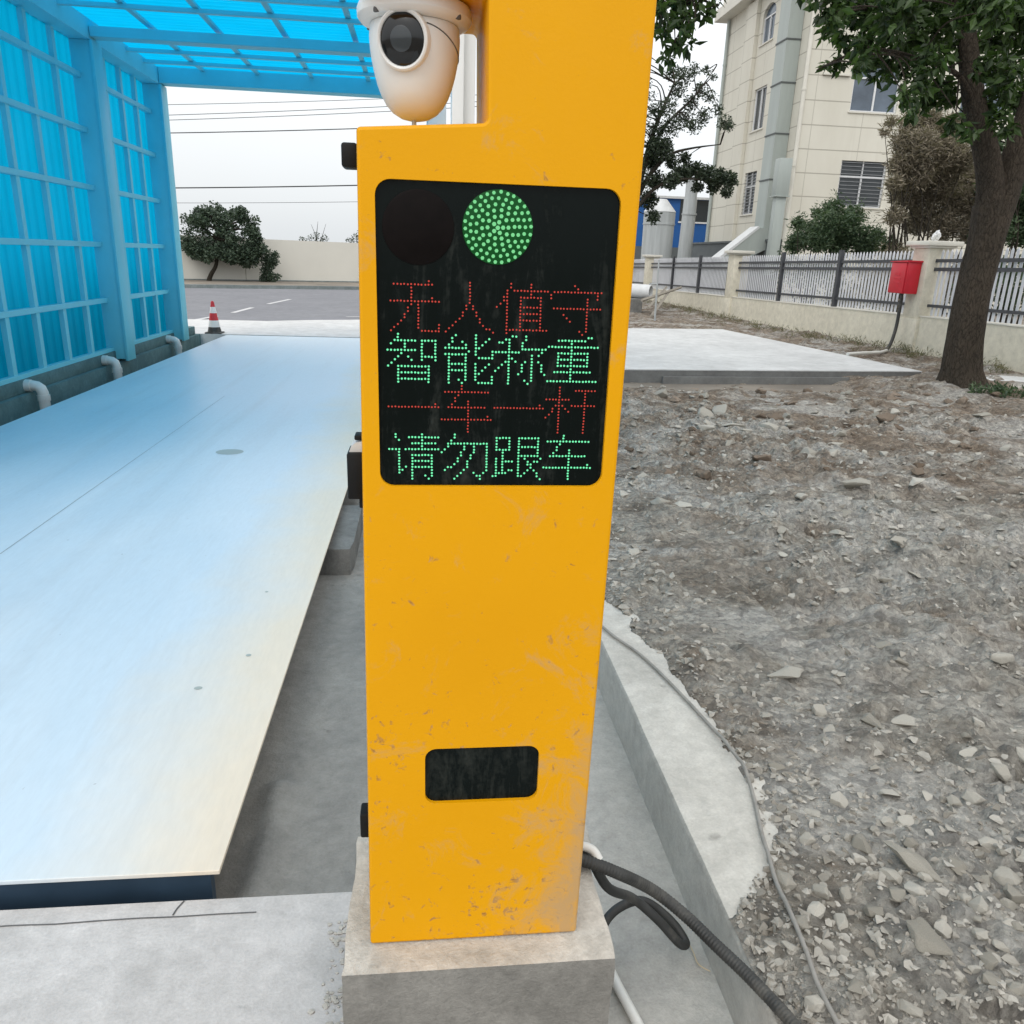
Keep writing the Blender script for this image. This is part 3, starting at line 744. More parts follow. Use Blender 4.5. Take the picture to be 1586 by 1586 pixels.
# -------- drain pipes out of the left kerb
for k, (y, lab) in enumerate(((8.36, 'white plastic drain elbow on the left kerb, nearest of three'), (10.36, 'white plastic drain elbow on the left kerb, just before the first post'), (12.92, 'white plastic drain elbow on the left kerb, nearest the traffic cone'))):
    pts = [(-4.0, y, 0.12), (-3.92, y, 0.12), (-3.875, y, 0.112), (-3.845, y, 0.09), (-3.832, y, 0.05), (-3.83, y, -0.02), (-3.83, y, -0.36)]
    p_ = thing('drain_pipe', lab, 'drain pipe', (-3.95, y, 0.1), 'drain pipes along the left kerb')
    g = MB(); g.tube(pts, 0.052, 14); obj('pipe', g, M['pvc'], p_, smooth=50)
    g = MB(); g.tube([(-3.83, y, -0.03), (-3.83, y, 0.03)], 0.060, 14); g.tube([(-3.985, y, 0.12), (-3.93, y, 0.12)], 0.060, 14); obj('coupling', g, M['pvc'], p_, smooth=40)

# -------- blue canopy
cp = thing('blue_canopy', 'tall shed of blue translucent sheets on a pale steel frame over the weighbridge', 'canopy', (-1.95, 8.0, 0.0))
POSTS = [3.0, 6.9, 10.8, 13.3]
for y in POSTS:
    g = MB(); g.box(-4.12, -3.85, y, y + 0.26, 0.08, 3.74, 0.006); g.box(-3.868, -3.832, y - 0.012, y + 0.272, 0.06, 3.74, 0.004)
    obj('post', g, M['frame'], cp, smooth=30)
for y in POSTS:
    g = MB()
    if y == 3.0:
        g.box(0.088, 0.128, 2.93, 3.05, -0.15, 3.74, 0.004); g.box(0.128, 0.168, 2.975, 3.02, -0.15, 3.74, 0.003)
    else:
        g.box(0.02, 0.165, y, y + 0.2, -0.15, 3.74, 0.005)
    obj('post', g, M['camwhite'], cp, smooth=30)
zg = [0.20, 0.82, 1.49, 2.14, 2.78, 3.37]
for y0, y1 in zip(POSTS[:-1], POSTS[1:]):
    for z in zg:
        g = MB(); g.box(-4.072, -4.0, y0 + 0.26, y1, z - 0.03, z + 0.03, 0.004); obj('girt', g, M['frame'], cp)
    n_ = 5 if y1 - y0 > 3 else 3
    for j in range(1, n_ + 1):
        y = y0 + 0.26 + (y1 - y0 - 0.26) * j / (n_ + 1) if n_ == 3 else y1 - 0.64 * j + 0.02
        if y < y0 + 0.35: continue
        g = MB(); g.box(-4.066, -4.012, y - 0.038, y + 0.038, 0.17, 3.72, 0.003); obj('mullion', g, M['frame'], cp)
    g = MB(); nz = 2; nseg = int((y1 - y0) / 0.019)
    yy = np.linspace(y0 + 0.02, y1 + 0.02, nseg); ph = ((yy / 0.19) % 1.0)
    dx = np.where(ph < 0.5, 0.0, -0.022) + np.where((ph > 0.12) & (ph < 0.38), 0.0, 0.0)
    dx = -0.014 * np.clip(np.abs(ph - 0.5) * 6 - 1.2, 0, 1)
    vs = [(-4.082 + d, y, z) for y, d in zip(yy, dx) for z in (0.16, 3.975)]
    g.add(vs, [(2 * i, 2 * i + 2, 2 * i + 3, 2 * i + 1) for i in range(nseg - 1)]); obj('wall_sheet', g, M['sheet'], cp)
g = MB(); g.box(-4.10, -3.86, 2.9, 13.6, 3.742, 3.966, 0.004); obj('eave_beam', g, M['frame'], cp)
g = MB(); g.box(0.02, 0.18, 2.9, 13.6, 3.742, 3.862, 0.004); obj('eave_beam', g, M['frame'], cp)
for y in POSTS:
    w = 0.26 if y > 13 else 0.2
    g = MB(); g.box(-3.855, 0.015, y, y + w, 3.775 if y < 13 else 3.755, 3.885 if y < 13 else 3.968, 0.005); obj('rafter', g, M['frame'], cp)
for y in (3.6, 4.25, 4.9, 5.55, 6.2, 7.5, 8.15, 8.8, 9.42, 10.02, 11.45, 12.05, 12.7):
    g = MB(); g.box(-4.0, 0.15, y - 0.03, y + 0.03, 3.888, 3.932, 0.003); obj('purlin', g, M['frame'], cp)
for x in (-3.22, -2.45, -1.67, -0.84):
    g = MB(); g.box(x - 0.032, x + 0.032, 3.0, 13.5, 3.934, 3.966, 0.003); obj('roof_batten', g, M['frame'], cp)
for y0, y1 in zip(POSTS[:-1], POSTS[1:]):
    g = MB(); nseg = int((y1 - y0) / 0.017); yy = np.linspace(y0, y1 + (0.35 if y1 > 13 else 0.01), nseg)
    dz = 0.016 * np.sin(yy * 2 * math.pi / 0.13)
    vs = [(x, y, 3.985 + d) for y, d in zip(yy, dz) for x in (-4.2, 0.26)]
    g.add(vs, [(2 * i, 2 * i + 2, 2 * i + 3, 2 * i + 1) for i in range(nseg - 1)]); obj('roof_sheet', g, M['sheet'], cp)

g = MB(); g.box(-5.25, -5.05, 0.0, 14.4, -0.1, 1.30, 0.01); g.box(-5.29, -5.01, -0.02, 14.42, 1.301, 1.36, 0.01)  # unseen wall, added to darken the lower rows of sheets
tag(obj('shade_wall', g, M['lean'], loc=(-5.15, 7, 0), smooth=30), 'added unseen low dark grey wall outside the canopy, shading the lower blue sheets', 'wall')

# -------- traffic cone
cn = thing('traffic_cone', 'small red and white banded traffic cone at the far end of the platform', 'traffic cone', (-3.72, 14.75, 0.05))
g = MB(); g.box(-3.86, -3.58, 14.61, 14.89, 0.0505, 0.075, 0.008); g.lathe([(0.118, 0.075), (0.098, 0.16)], (-3.72, 14.75, 0), n=20); obj('base', g, M['rubber'], cn, smooth=40)
def cone_r(z): return 0.098 - (z - 0.16) * (0.098 - 0.026) / 0.43
for nm, a, b, m_ in (('body', 0.275, 0.40, 'cone_r'), ('body', 0.505, 0.59, 'cone_r')):
    g = MB(); g.lathe([(cone_r(a), a), (cone_r(b), b)] + ([(0.018, 0.595), (0.016, 0.605)] if b > 0.55 else []), (-3.72, 14.75, 0), n=20); obj(nm, g, M[m_], cn, smooth=40)
for a, b in ((0.161, 0.275), (0.40, 0.505)):
    g = MB(); g.lathe([(cone_r(a) + 0.001, a), (cone_r(b) + 0.001, b)], (-3.72, 14.75, 0), n=20); obj('reflective_band', g, M['cone_w'], cn, smooth=40)

# ---------------------------------------------------------------- the yellow terminal
pl = MB()
def jitter_box(mb, x0, x1, y0, y1, z0, z1, seed, amp=0.003):
    bm = bmesh.new(); bmesh.ops.create_cube(bm, size=1.0)
    bmesh.ops.subdivide_edges(bm, edges=bm.edges[:], cuts=14, use_grid_fill=True)
    cx = np.array([v.co[:] for v in bm.verts]); 
    for v, c in zip(bm.verts, cx):
        p = Vector(((x0 + x1) / 2 + c[0] * (x1 - x0), (y0 + y1) / 2 + c[1] * (y1 - y0), (z0 + z1) / 2 + c[2] * (z1 - z0)))
        k = sum(abs(abs(q) - 0.5) < 1e-4 for q in c)
        a = amp * (1.0 if k < 2 else 1.6)
        n = float(fbm(np.array([p.x * 14 + p.z * 9]), np.array([p.y * 14 - p.z * 7]), 3, seed)[0])
        d = Vector([q if abs(abs(q) - 0.5) < 1e-4 else 0 for q in c])
        v.co = p + d * (n * a * 2 - (amp * 0.9 if k >= 2 else 0))
    mb.bm(bm)
jitter_box(pl, -0.155, 0.362, 1.135, 1.505, -0.17, 0.2345, 51, 0.004)
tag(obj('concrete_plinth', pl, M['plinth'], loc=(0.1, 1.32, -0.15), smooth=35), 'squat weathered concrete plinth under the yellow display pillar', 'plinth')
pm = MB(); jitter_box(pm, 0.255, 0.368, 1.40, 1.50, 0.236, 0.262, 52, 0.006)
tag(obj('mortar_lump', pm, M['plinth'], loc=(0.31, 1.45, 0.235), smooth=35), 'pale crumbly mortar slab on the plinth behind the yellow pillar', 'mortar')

tm = thing('display_pillar', 'yellow weighbridge display pillar with dark LED screen, chipped and rust-flecked', 'display pillar', (0.1, 1.32, 0.235))
F0, FB = 1.2, 1.45
outer = round_poly([(-0.106, 0.236), (0.296, 0.236), (0.316, 2.12), (-0.093, 2.12), (-0.093, 1.842), (0.083, 1.842), (0.086, 1.677), (-0.094, 1.664)],
                   [0.006, 0.006, 0.01, 0.01, 0.008, 0.008, 0.008, 0.006], 4)
scr = rrect(-0.0705, 0.2825, 1.1525, 1.5995, 0.022, 7)
win = rrect(-0.001, 0.2035, 0.5535, 0.669, 0.020, 6)
g = MB(); f_ = lambda u, v, d: (u, F0 + d, v)
r0 = 0.005; steps = [(r0, 0.0), (r0 * 0.29, r0 * 0.29), (0.0, r0), (0.0, FB - F0)]
loops = [inset(outer, i_) for i_, _ in steps]
g.holed(loops[0], [scr, win], f_, 0.009)
n = len(outer)
for (la, (ia, da)), (lb, (ib, db)) in zip(zip(loops[:-1], steps[:-1]), zip(loops[1:], steps[1:])):
    g.add([f_(u, v, da) for u, v in la] + [f_(u, v, db) for u, v in lb], [(i, (i + 1) % n, (i + 1) % n + n, i + n) for i in range(n)])
tris = tessellate_polygon([[Vector((u, v, 0)) for u, v in outer]])
g.add([f_(u, v, FB - F0) for u, v in outer], [tuple(t) for t in tris])
body = obj('cabinet_body', g, M['yellow'], tm)
bm = bmesh.new(); bm.from_mesh(body.data); bmesh.ops.remove_doubles(bm, verts=bm.verts, dist=1e-5); bmesh.ops.recalc_face_normals(bm, faces=bm.faces); bm.to_mesh(body.data); bm.free()
body.data.shade_smooth(); body.data.set_sharp_from_angle(angle=R(35))
for f in body.data.polygons:
    if abs(f.normal.y) > 0.999: f.use_smooth = False
g = MB(); g.prism(rrect(-0.0715, 0.2835, 1.1515, 1.6005, 0.023, 7), f_, 0.0075, 0.016); screen = obj('screen_panel', g, M['smoked'], tm)
g = MB(); g.prism(rrect(-0.002, 0.2045, 0.5525, 0.670, 0.021, 6), f_, 0.0075, 0.016); obj('sensor_window', g, M['smoked'], tm)
# green lamp and dark red disc
ax = Matrix.Rotation(R(90), 4, 'X')     # local +z -> -Y (towards the viewer)
LX, LZ = 0.1045, 1.541
g = MB(); g.lathe([(0.0515, 0.0), (0.0512, 0.002), (0.048, 0.0032), (0.02, 0.0042), (0.001, 0.0045)], (LX, F0 + 0.0074, LZ), ax, 40); lens = obj('green_lamp', g, M['green_lens'], screen, smooth=40)
g = MB(); g.lathe([(0.0515, 0.0), (0.0512, 0.0012), (0.048, 0.002), (0.001, 0.0026)], (-0.010, F0 + 0.0074, LZ - 0.004), ax, 40); obj('red_disc', g, M['dark_red'], screen, smooth=40, label='dark red disc on the screen')  # very dark red disc left of the green lamp
def dome(mb, x, z, r, y):
    vs = []; fs = []
    for h, q in ((0.0, 1.0), (0.55, 0.8)):
        vs += [(x + r * q * math.cos(k * math.pi / 3), y - h * r, z + r * q * math.sin(k * math.pi / 3)) for k in range(6)]
    vs.append((x, y - r * 0.85, z))
    fs = [(k, (k + 1) % 6, (k + 1) % 6 + 6, k + 6) for k in range(6)] + [(k + 6, (k + 1) % 6 + 6, 12) for k in range(6)]
    mb.add(vs, fs)
g = MB(); rl = random.Random(4)
for r_, n_ in ((0.0, 1), (0.0075, 5), (0.0155, 10), (0.0235, 14), (0.0315, 19), (0.0395, 25), (0.0475, 30)):
    for k in range(n_):
        a = 2 * math.pi * k / n_ + 0.05
        dome(g, LX + r_ * math.cos(a) + rl.uniform(-.0006, .0006), LZ + r_ * math.sin(a) + rl.uniform(-.0006, .0006), 0.0034, F0 + 0.0062 - 0.0032 * (1 - r_ / 0.05))
obj('green_led_dots', g, M['led_gd'], lens)
# dot-matrix characters on a 16 x 16 grid
G = {
 '无': ['2,1-13,1', '12,0', '1,6-15,6', '13,5', '7,1-7,6', '7,7-6,9', '6,9-4,12', '4,12-1,15', '9,7-9,14', '10,15-15,15', '15,13-15,14'],
 '人': ['8,0-8,6', '7,7-7,8', '6,9-6,10', '5,11-2,14', '1,15', '9,7-9,8', '10,9-10,10', '11,11-11,12', '12,13-13,14', '14,14-15,15'],
 '值': ['4,0-4,1', '3,2-3,3', '2,4-2,5', '1,6-0,7', '3,4-3,15', '5,2-15,2', '10,0-10,4', '7,4-13,4', '7,4-7,14', '13,4-13,14', '7,7-13,7', '7,9-13,9', '7,11-13,11', '4,14-15,14'],
 '守': ['7,0-8,1', '1,2-15,2', '1,2-0,4', '15,2-14,4', '1,7-15,7', '11,4-11,14', '10,15-9,14', '4,9-6,11'],
 '智': ['3,0-3,1', '2,2-1,3', '3,2-8,2', '0,5-8,5', '5,2-5,5', '4,6-0,10', '6,7-7,8', '10,2-14,2', '10,2-10,8', '14,2-14,8', '10,7-14,7', '3,10-12,10', '3,10-3,15', '12,10-12,15', '3,12-12,12', '3,14-12,14'],
 '能': ['4,0-3,1', '3,2-2,3', '1,4-7,4', '6,2-8,5', '1,6-7,6', '2,6-2,15', '7,6-7,14', '6,15-5,14', '2,9-7,9', '2,11-7,11', '10,0-10,6', '14,1-11,4', '11,7-15,7', '15,5-15,6', '10,9-10,14', '14,9-11,12', '11,15-15,15', '15,13-15,14'],
 '称': ['6,0-1,2', '0,5-7,5', '4,2-4,15', '4,7-0,11', '5,7-6,8', '9,0-9,1', '8,2-8,3', '8,4-15,4', '14,5-13,6', '11,6-11,14', '10,15-9,14', '9,8-7,12', '13,8-15,12'],
 '重': ['13,0-10,1', '3,1-9,1', '0,3-15,3', '3,5-12,5', '3,5-3,9', '12,5-12,9', '3,7-12,7', '3,9-12,9', '7,2-7,14', '2,11-13,11', '0,14-15,14'],
 '一': ['0,7-15,7', '14,6'],
 '车': ['6,0-6,1', '1,2-14,2', '5,3-2,7', '2,7-13,7', '0,11-15,11', '8,5-8,15', '14,10'],
 '杆': ['4,0-4,15', '0,4-7,4', '3,6-0,10', '5,6-7,8', '9,1-15,1', '8,6-15,6', '12,1-12,15'],
 '请': ['2,0-3,2', '0,5-3,5', '3,5-3,13', '4,12-5,11', '6,1-15,1', '7,3-14,3', '5,5-15,5', '10,0-10,5', '7,7-13,7', '7,7-7,15', '13,7-13,14', '12,15-11,14', '7,9-13,9', '7,11-13,11'],
 '勿': ['4,0-4,1', '3,2-0,6', '3,3-14,3', '14,3-14,12', '13,13-12,15', '11,14-10,13', '7,4-6,7', '6,7-4,10', '4,10-1,12', '10,4-9,8', '9,8-7,12', '7,12-4,15'],
 '跟': ['1,1-5,1', '1,1-1,5', '5,1-5,5', '1,5-5,5', '3,6-3,12', '4,9-6,9', '1,8-1,13', '0,14-6,12', '8,1-14,1', '14,1-14,7', '8,4-14,4', '8,7-14,7', '8,1-8,14', '9,14-11,12', '10,8-15,15', '15,8-12,10'],
}
PITCH = 0.00476; TX, TZ = -0.0585, 1.4655
def raster(strokes):
    s = set()
    for st in strokes:
        ab = [tuple(map(int, q.split(','))) for q in st.split('-')]
        if len(ab) == 1: s.add(ab[0]); continue
        (x0, y0), (x1, y1) = ab; n_ = max(abs(x1 - x0), abs(y1 - y0))
        for k in range(n_ + 1): s.add((round(x0 + (x1 - x0) * k / max(1, n_)), round(y0 + (y1 - y0) * k / max(1, n_))))
    return s
rows = [('无人值守', 'led_r'), ('智能称重', 'led_g'), ('一车一杆', 'led_r'), ('请勿跟车', 'led_g')]
sx = 0.3245 / (64 * PITCH)
for ri, (txt, mt) in enumerate(rows):
    for ci, ch in enumerate(txt):
        g = MB()
        for (cx, cy) in sorted(raster(G[ch])):
            x = TX + (ci * 16 + cx + 0.5) * PITCH * sx + rl.uniform(-.0003, .0003); z = TZ - (ri * 16 + cy + 0.5) * PITCH + rl.uniform(-.0003, .0003)
            dome(g, x, z, 0.00145 if mt == 'led_r' else 0.0017, F0 + 0.0072)
        obj('led_character', g, M[mt], screen, label='the character %s in %s dots' % (ch, 'red' if mt == 'led_r' else 'green'))
# hinges, latch box, rod
g = MB(); g.box(-0.122, -0.0985, 1.27, 1.31, 1.618, 1.652, 0.004); obj('hinge', g, M['black'], tm, smooth=40)
g = MB(); g.box(-0.127, -0.1045, 1.29, 1.33, 0.408, 0.462, 0.004); obj('hinge', g, M['black'], tm, smooth=40)
g = MB(); g.box(-0.125, -0.099, 1.24, 1.30, 1.118, 1.195, 0.003); g.box(-0.108, -0.099, 1.25, 1.29, 1.10, 1.118, 0.002); g.box(-0.113, -0.099, 1.25, 1.28, 1.214, 1.222, 0.002); lb = obj('lock_box', g, M['black'], tm, smooth=40)
g = MB(); g.prism([(-0.122, 1.195), (-0.099, 1.195), (-0.099, 1.213), (-0.112, 1.210), (-0.119, 1.203)], lambda u, v, d: (u, d, v), 1.25, 1.285); obj('chrome_cap', g, M['galvcap'], lb)
g = MB(); g.tube([(-0.0165, 1.31, 1.66), (-0.0165, 1.31, 1.70)], 0.0035, 8); obj('rod', g, M['galv'], tm)

# -------- dome camera hanging under the arm of the terminal
CX, CY, = -0.0150, 1.315
dc = thing('dome_camera', 'white turret camera with black lens hanging under the yellow arm', 'camera', (CX, CY, 1.842))
g = MB(); g.lathe([(0.074, 1.8405), (0.080, 1.839), (0.083, 1.832), (0.0825, 1.823), (0.078, 1.8175), (0.071, 1.815), (0.030, 1.813)], (CX, CY, 0), n=48); fl = obj('mount_ring', g, M['camwhite'], dc, smooth=35)
for a in (-132, -38, 60, 150):
    px, py = CX + 0.0775 * math.cos(R(a)), CY + 0.0775 * math.sin(R(a)); g = MB(); g.tube([(px, py, 1.8225), (px, py, 1.8165)], 0.0042, 8); obj('screw_recess', g, M['seam'], fl)
prof = [(0.0640, 1.8140), (0.0655, 1.806), (0.0660, 1.798), (0.0650, 1.782), (0.0628, 1.768), (0.0595, 1.752), (0.0550, 1.736), (0.0495, 1.722), (0.0425, 1.710), (0.0330, 1.700), (0.0205, 1.693), (0.0090, 1.6905), (0.001, 1.690)]
g = MB(); g.lathe(prof, (CX, CY, 0), n=48); hs = obj('camera_housing', g, M['camwhite'], dc, smooth=50)
ldir = Vector((-0.26, -0.955, -0.13)).normalized()
q = ldir.to_track_quat('Z', 'Y').to_matrix().to_4x4()
lc = Vector((CX - 0.0150, CY - 0.0585, 1.7845))
sc_ = Matrix.Diagonal((0.93, 0.98, 1.0, 1.0))
g = MB(); g.lathe([(0.0405, -0.04), (0.0405, 0.004), (0.0395, 0.0082), (0.0372, 0.0098), (0.0345, 0.0085), (0.0335, 0.0065)], lc, q @ sc_, 48); obj('lens_collar', g, M['camwhite'], hs, smooth=35)
g = MB(); g.lathe([(0.0335, 0.0066), (0.031, 0.0085), (0.020, 0.0115), (0.010, 0.0128), (0.0005, 0.0132)], lc, q @ sc_, 48); ln = obj('lens', g, M['lens'], hs, smooth=50)
g = MB(); g.lathe([(0.0165, 0.0118), (0.0165, 0.0126), (0.0150, 0.0131), (0.0005, 0.0136)], lc, q @ sc_, 40); obj('lens_core', g, M['pane_d'], ln, smooth=40)
# seam where the ball meets its cover
g = MB(); pts = []
def house_r(z):
    zz = [p[1] for p in prof][::-1]; rr_ = [p[0] for p in prof][::-1]; return float(np.interp(z, zz, rr_))
for k in range(15):
    t = k / 14; a = R(-75 + 82 * t); z = 1.806 - 0.020 * (3 * t * t - 2 * t ** 3) - 0.014 * t
    r_ = house_r(z) + 0.0002; pts.append((CX + r_ * math.cos(a), CY + r_ * math.sin(a), z))
g.tube(pts, 0.0009, 6); obj('seam', g, M['seam'], hs)

# -------- hoses, cables and pipes at the foot
def spline(pts, n=12):
    P = [Vector(p) for p in pts]; P = [P[0] * 2 - P[1]] + P + [P[-1] * 2 - P[-2]]; out = []
    for i in range(1, len(P) - 2):
        for k in range(n):
            t = k / n; a, b, c, d = P[i - 1], P[i], P[i + 1], P[i + 2]
            out.append(0.5 * ((2 * b) + (-a + c) * t + (2 * a - 5 * b + 4 * c - d) * t * t + (-a + 3 * b - 3 * c + d) * t ** 3))
    out.append(P[-2]); return out
def corrugated(pts, r, pitch):
    sp = spline(pts, 60); out = []; rs = []; acc = 0; last = sp[0]
    for p in sp:
        acc += (p - last).length; last = p; out.append(p); rs.append(r * (1 + 0.035 * math.sin(acc * 2 * math.pi / pitch)))
    return out, rs
g = MB(); p_, r_ = corrugated([(0.25, 1.40, 0.256), (0.34, 1.37, 0.256), (0.42, 1.36, 0.225), (0.51, 1.385, 0.150), (0.575, 1.345, 0.115), (0.625, 1.275, 0.098), (0.672, 1.20, 0.088), (0.715, 1.10, 0.086), (0.75, 0.98, 0.085)], 0.0135, 0.0075)
g.tube(p_, r_, 12); tag(obj('conduit_hose', g, M['rubber'], loc=(0.3, 1.36, 0.25), smooth=60), 'thick ribbed black conduit hose running from the plinth over the kerb', 'hose')
g = MB(); g.tube(spline([(0.30, 1.385, 0.262), (0.36, 1.40, 0.235), (0.42, 1.43, 0.12), (0.50, 1.485, 0.03), (0.565, 1.475, -0.03), (0.618, 1.455, -0.085), (0.640, 1.470, -0.100), (0.615, 1.510, -0.075), (0.555, 1.535, -0.035), (0.50, 1.53, -0.03), (0.44, 1.50, -0.055), (0.385, 1.42, -0.115)], 12), 0.0115, 12)
tag(obj('black_cable', g, M['rubber'], loc=(0.45, 1.48, -0.1), smooth=60), 'thinner smooth black cable looping down onto the channel floor', 'cable')
g = MB(); pts = [(0.62, 3.4, 0.062), (0.729, 2.883, 0.066), (0.833, 2.611, 0.068), (0.916, 2.223, 0.075), (0.939, 2.018, 0.085), (0.934, 1.828, 0.092), (0.883, 1.618, 0.095), (0.84, 1.422, 0.10), (0.817, 1.241, 0.098), (0.806, 1.10, 0.098), (0.82, 0.9, 0.098)]
sp = spline(pts, 12)
def top_z(x, y):
    if x < float(edge_x(y)): return 0.058
    return max(0.060, max(float(terrain_h(x + a_, y + b_)) for a_ in (-0.015, 0, 0.015) for b_ in (-0.015, 0, 0.015))) + 0.010
sp = [Vector((p.x, p.y, top_z(p.x, p.y) + 0.004)) for p in sp]
for _ in range(10): sp = [sp[0]] + [Vector((b.x, b.y, max(b.z, (a.z + c.z) / 2))) for a, b, c in zip(sp[:-2], sp[1:-1], sp[2:])] + [sp[-1]]
g.tube(sp, 0.0056, 8); tag(obj('grey_cable', g, M['greycable'], loc=(0.9, 2.0, 0.08), smooth=60), 'long thin grey cable lying between the kerb and the rubble', 'cable')
g = MB(); g.tube(spline([(0.425, 1.53, -0.128), (0.447, 1.404, -0.128), (0.462, 1.338, -0.128), (0.485, 1.24, -0.128), (0.51, 1.14, -0.13)], 8), 0.012, 12)
tag(obj('pvc_pipe', g, M['pvc'], loc=(0.46, 1.35, -0.13), smooth=60), 'white plastic pipe lying in the channel beside the plinth', 'pipe')
g = MB(); g.tube(spline([(0.27, 1.415, 0.272), (0.33, 1.40, 0.272), (0.363, 1.388, 0.268), (0.378, 1.372, 0.252)], 8), 0.010, 12)
tag(obj('pvc_pipe', g, M['pvc'], loc=(0.3, 1.4, 0.25), smooth=60), 'short white pipe end sticking out behind the pillar above the black hoses', 'pipe')
g = MB(); g.tube(spline([(0.650, 1.555, -0.135), (0.658, 1.52, -0.138), (0.666, 1.48, -0.139), (0.668, 1.44, -0.140), (0.690, 1.416, -0.139)], 6), [0.0018] * 24 + [0.001], 6)
tag(obj('straw_wire', g, M['straw'], loc=(0.66, 1.5, -0.14)), 'thin straw-coloured strand lying on the channel floor below the cable loop', 'wire')

# ---------------------------------------------------------------- far left background
wd = Vector((7.4, 3.6, 0)).normalized(); wp = Vector((-10.7, 36.9, 0)); wnrm = Vector((-wd.y, wd.x, 0))
pw = thing('boundary_wall', 'long plain cream wall across the road behind the round tree', 'wall', (-6.9, 38.7, 0.0))
def wallseg(mb, s0, s1, z0, z1, th=0.2, off=0.0):
    q = [wp + wd * s + wnrm * w for s, w in ((s0, off), (s1, off), (s1, off + th), (s0, off + th))]
    mb.prism([(p.x, p.y) for p in q], lambda u, v, d: (u, v, d), z0, z1)
for s0 in range(-50, 22, 6):
    g = MB(); wallseg(g, s0 - 1.05, s0 + 4.92, 0.0, 1.93 + 0.015 * ((s0 // 6) % 3)); obj('wall_panel', g, M['wall'], pw)
g = MB(); wallseg(g, -50, 22, 0.0, 0.16, 0.05, -0.05); obj('footing', g, M['kerbgrey'], pw)
g = MB(); g.box(-10.95, -10.45, 36.2, 36.5, 0.1, 0.38, 0.02); g.box(-10.9, -10.6, 36.15, 36.2, 0.15, 0.3)
tag(obj('dark_crate', g, M['lean'], loc=(-10.7, 36.35, 0.1)), 'small dark box on the verge at the left end of the cream wall', 'box')

# ---------------------------------------------------------------- vegetation tools
def leaves(mb, centers, count, size, aspect=0.5, droop=0.0, seed=1, hang=False, shell=0.0):
    rg = np.random.default_rng(seed)
    c = np.array([q[:3] for q in centers]); r = np.array([q[3] if np.ndim(q[3]) == 0 else q[3] for q in centers], float)
    pr = r ** 2 / (r ** 2).sum(); k = rg.choice(len(c), count, p=pr)
    d = rg.normal(size=(count, 3)); d /= np.linalg.norm(d, axis=1)[:, None]
    rad = (shell + (1 - shell) * rg.random(count)) ** (1 / 2.2)
    p = c[k] + d * (rad * r[k])[:, None]
    u = rg.normal(size=(count, 3)); u[:, 2] = u[:, 2] * 0.7 - droop; u /= np.linalg.norm(u, axis=1)[:, None]
    w = np.cross(u, rg.normal(size=(count, 3))); w /= np.linalg.norm(w, axis=1)[:, None]
    nn = np.cross(u, w)
    s = size * rg.uniform(0.65, 1.3, count)
    L = (s)[:, None]; W = (s * aspect * 0.5)[:, None]
    a = p; b = p + u * L * 0.45 + w * W + nn * W * 0.3; e = p + u * L; f = p + u * L * 0.45 - w * W + nn * W * 0.3
    V = np.stack([a, b, e, f], 1).reshape(-1, 3); o = len(mb.v)
    mb.v += [tuple(x) for x in V.tolist()]
    mb.f += [(o + 4 * i, o + 4 * i + 1, o + 4 * i + 2, o + 4 * i + 3) for i in range(count)]
def leafobj(name, mb, mat, parent=None, loc=None, label=None):
    off = root_loc(parent) if parent else Vector(loc)
    me = bpy.data.meshes.new(name); A = np.array(mb.v) - np.array(off[:])
    me.from_pydata(A.tolist(), [], mb.f); me.materials.append(mat)
    o = bpy.data.objects.new(name, me); COL.objects.link(o)
    if parent: o.parent = parent
    else: o.location = off
    return o
def twigs(mb, start_pts, centers, r0, r1, seed=1, bend=0.15):
    rg = random.Random(seed)
    for c in centers:
        cv = Vector(c[:3]); s = min(start_pts, key=lambda q: (Vector(q) - cv).length + rg.uniform(0, 0.4)); s = Vector(s)
        m_ = (s + cv) / 2 + Vector((rg.uniform(-1, 1), rg.uniform(-1, 1), rg.uniform(-0.2, 1))) * bend * (cv - s).length
        pts = spline([s, m_, cv], 4); n_ = len(pts)
        mb.tube(pts, [r0 + (r1 - r0) * i / (n_ - 1) for i in range(n_)], 5)

# -------- round tree across the road
rt = thing('round_tree', 'dense dark round-crowned tree in front of the cream wall', 'tree', (-9.25, 37.0, 0.1))
g = MB(); g.tube(spline([(-9.42, 37.0, 0.05), (-9.3, 37.0, 0.35), (-9.05, 37.05, 0.8), (-8.95, 37.1, 1.5), (-8.8, 37.1, 2.2)], 5), [0.11 - 0.003 * i for i in range(21)], 8)
rg = random.Random(5); cl = []
for k in range(150):
    a, b = rg.uniform(0, 2 * math.pi), rg.uniform(-0.85, 1)
    sx_, sz_ = 1.72 * math.sqrt(max(0.02, 1 - b * b * 0.8)), 1.28
    q = rg.uniform(0.55, 0.95) ** 0.5
    cl.append((-8.72 + sx_ * math.cos(a) * q + 0.15 * b, 37.1 + 0.9 * math.sin(a) * q, 1.92 + sz_ * b * q - 0.15 * (sx_ * math.cos(a) * q > 0.9), rg.uniform(0.17, 0.30)))
cl += [(-8.72 + rg.uniform(-1.25, 1.3), 37.1 + rg.uniform(-0.4, 0.4), rg.uniform(0.95, 1.7), 0.27) for _ in range(26)]
cl += [(-7.75, 37.1, 2.55, 0.3), (-7.95, 37.0, 2.85, 0.25), (-9.6, 37.0, 2.95, 0.2), (-10.15, 37, 2.6, 0.25), (-8.9, 37, 3.15, 0.25)]
cl = [c for c in cl if not ((c[0] + 9.0) ** 2 < 0.05 and abs(c[2] - 2.25) < 0.22)]
twigs(g, [(-8.95, 37.1, 1.3), (-8.9, 37.1, 1.8), (-8.8, 37.1, 2.2)], cl[::5], 0.05, 0.012, 3)
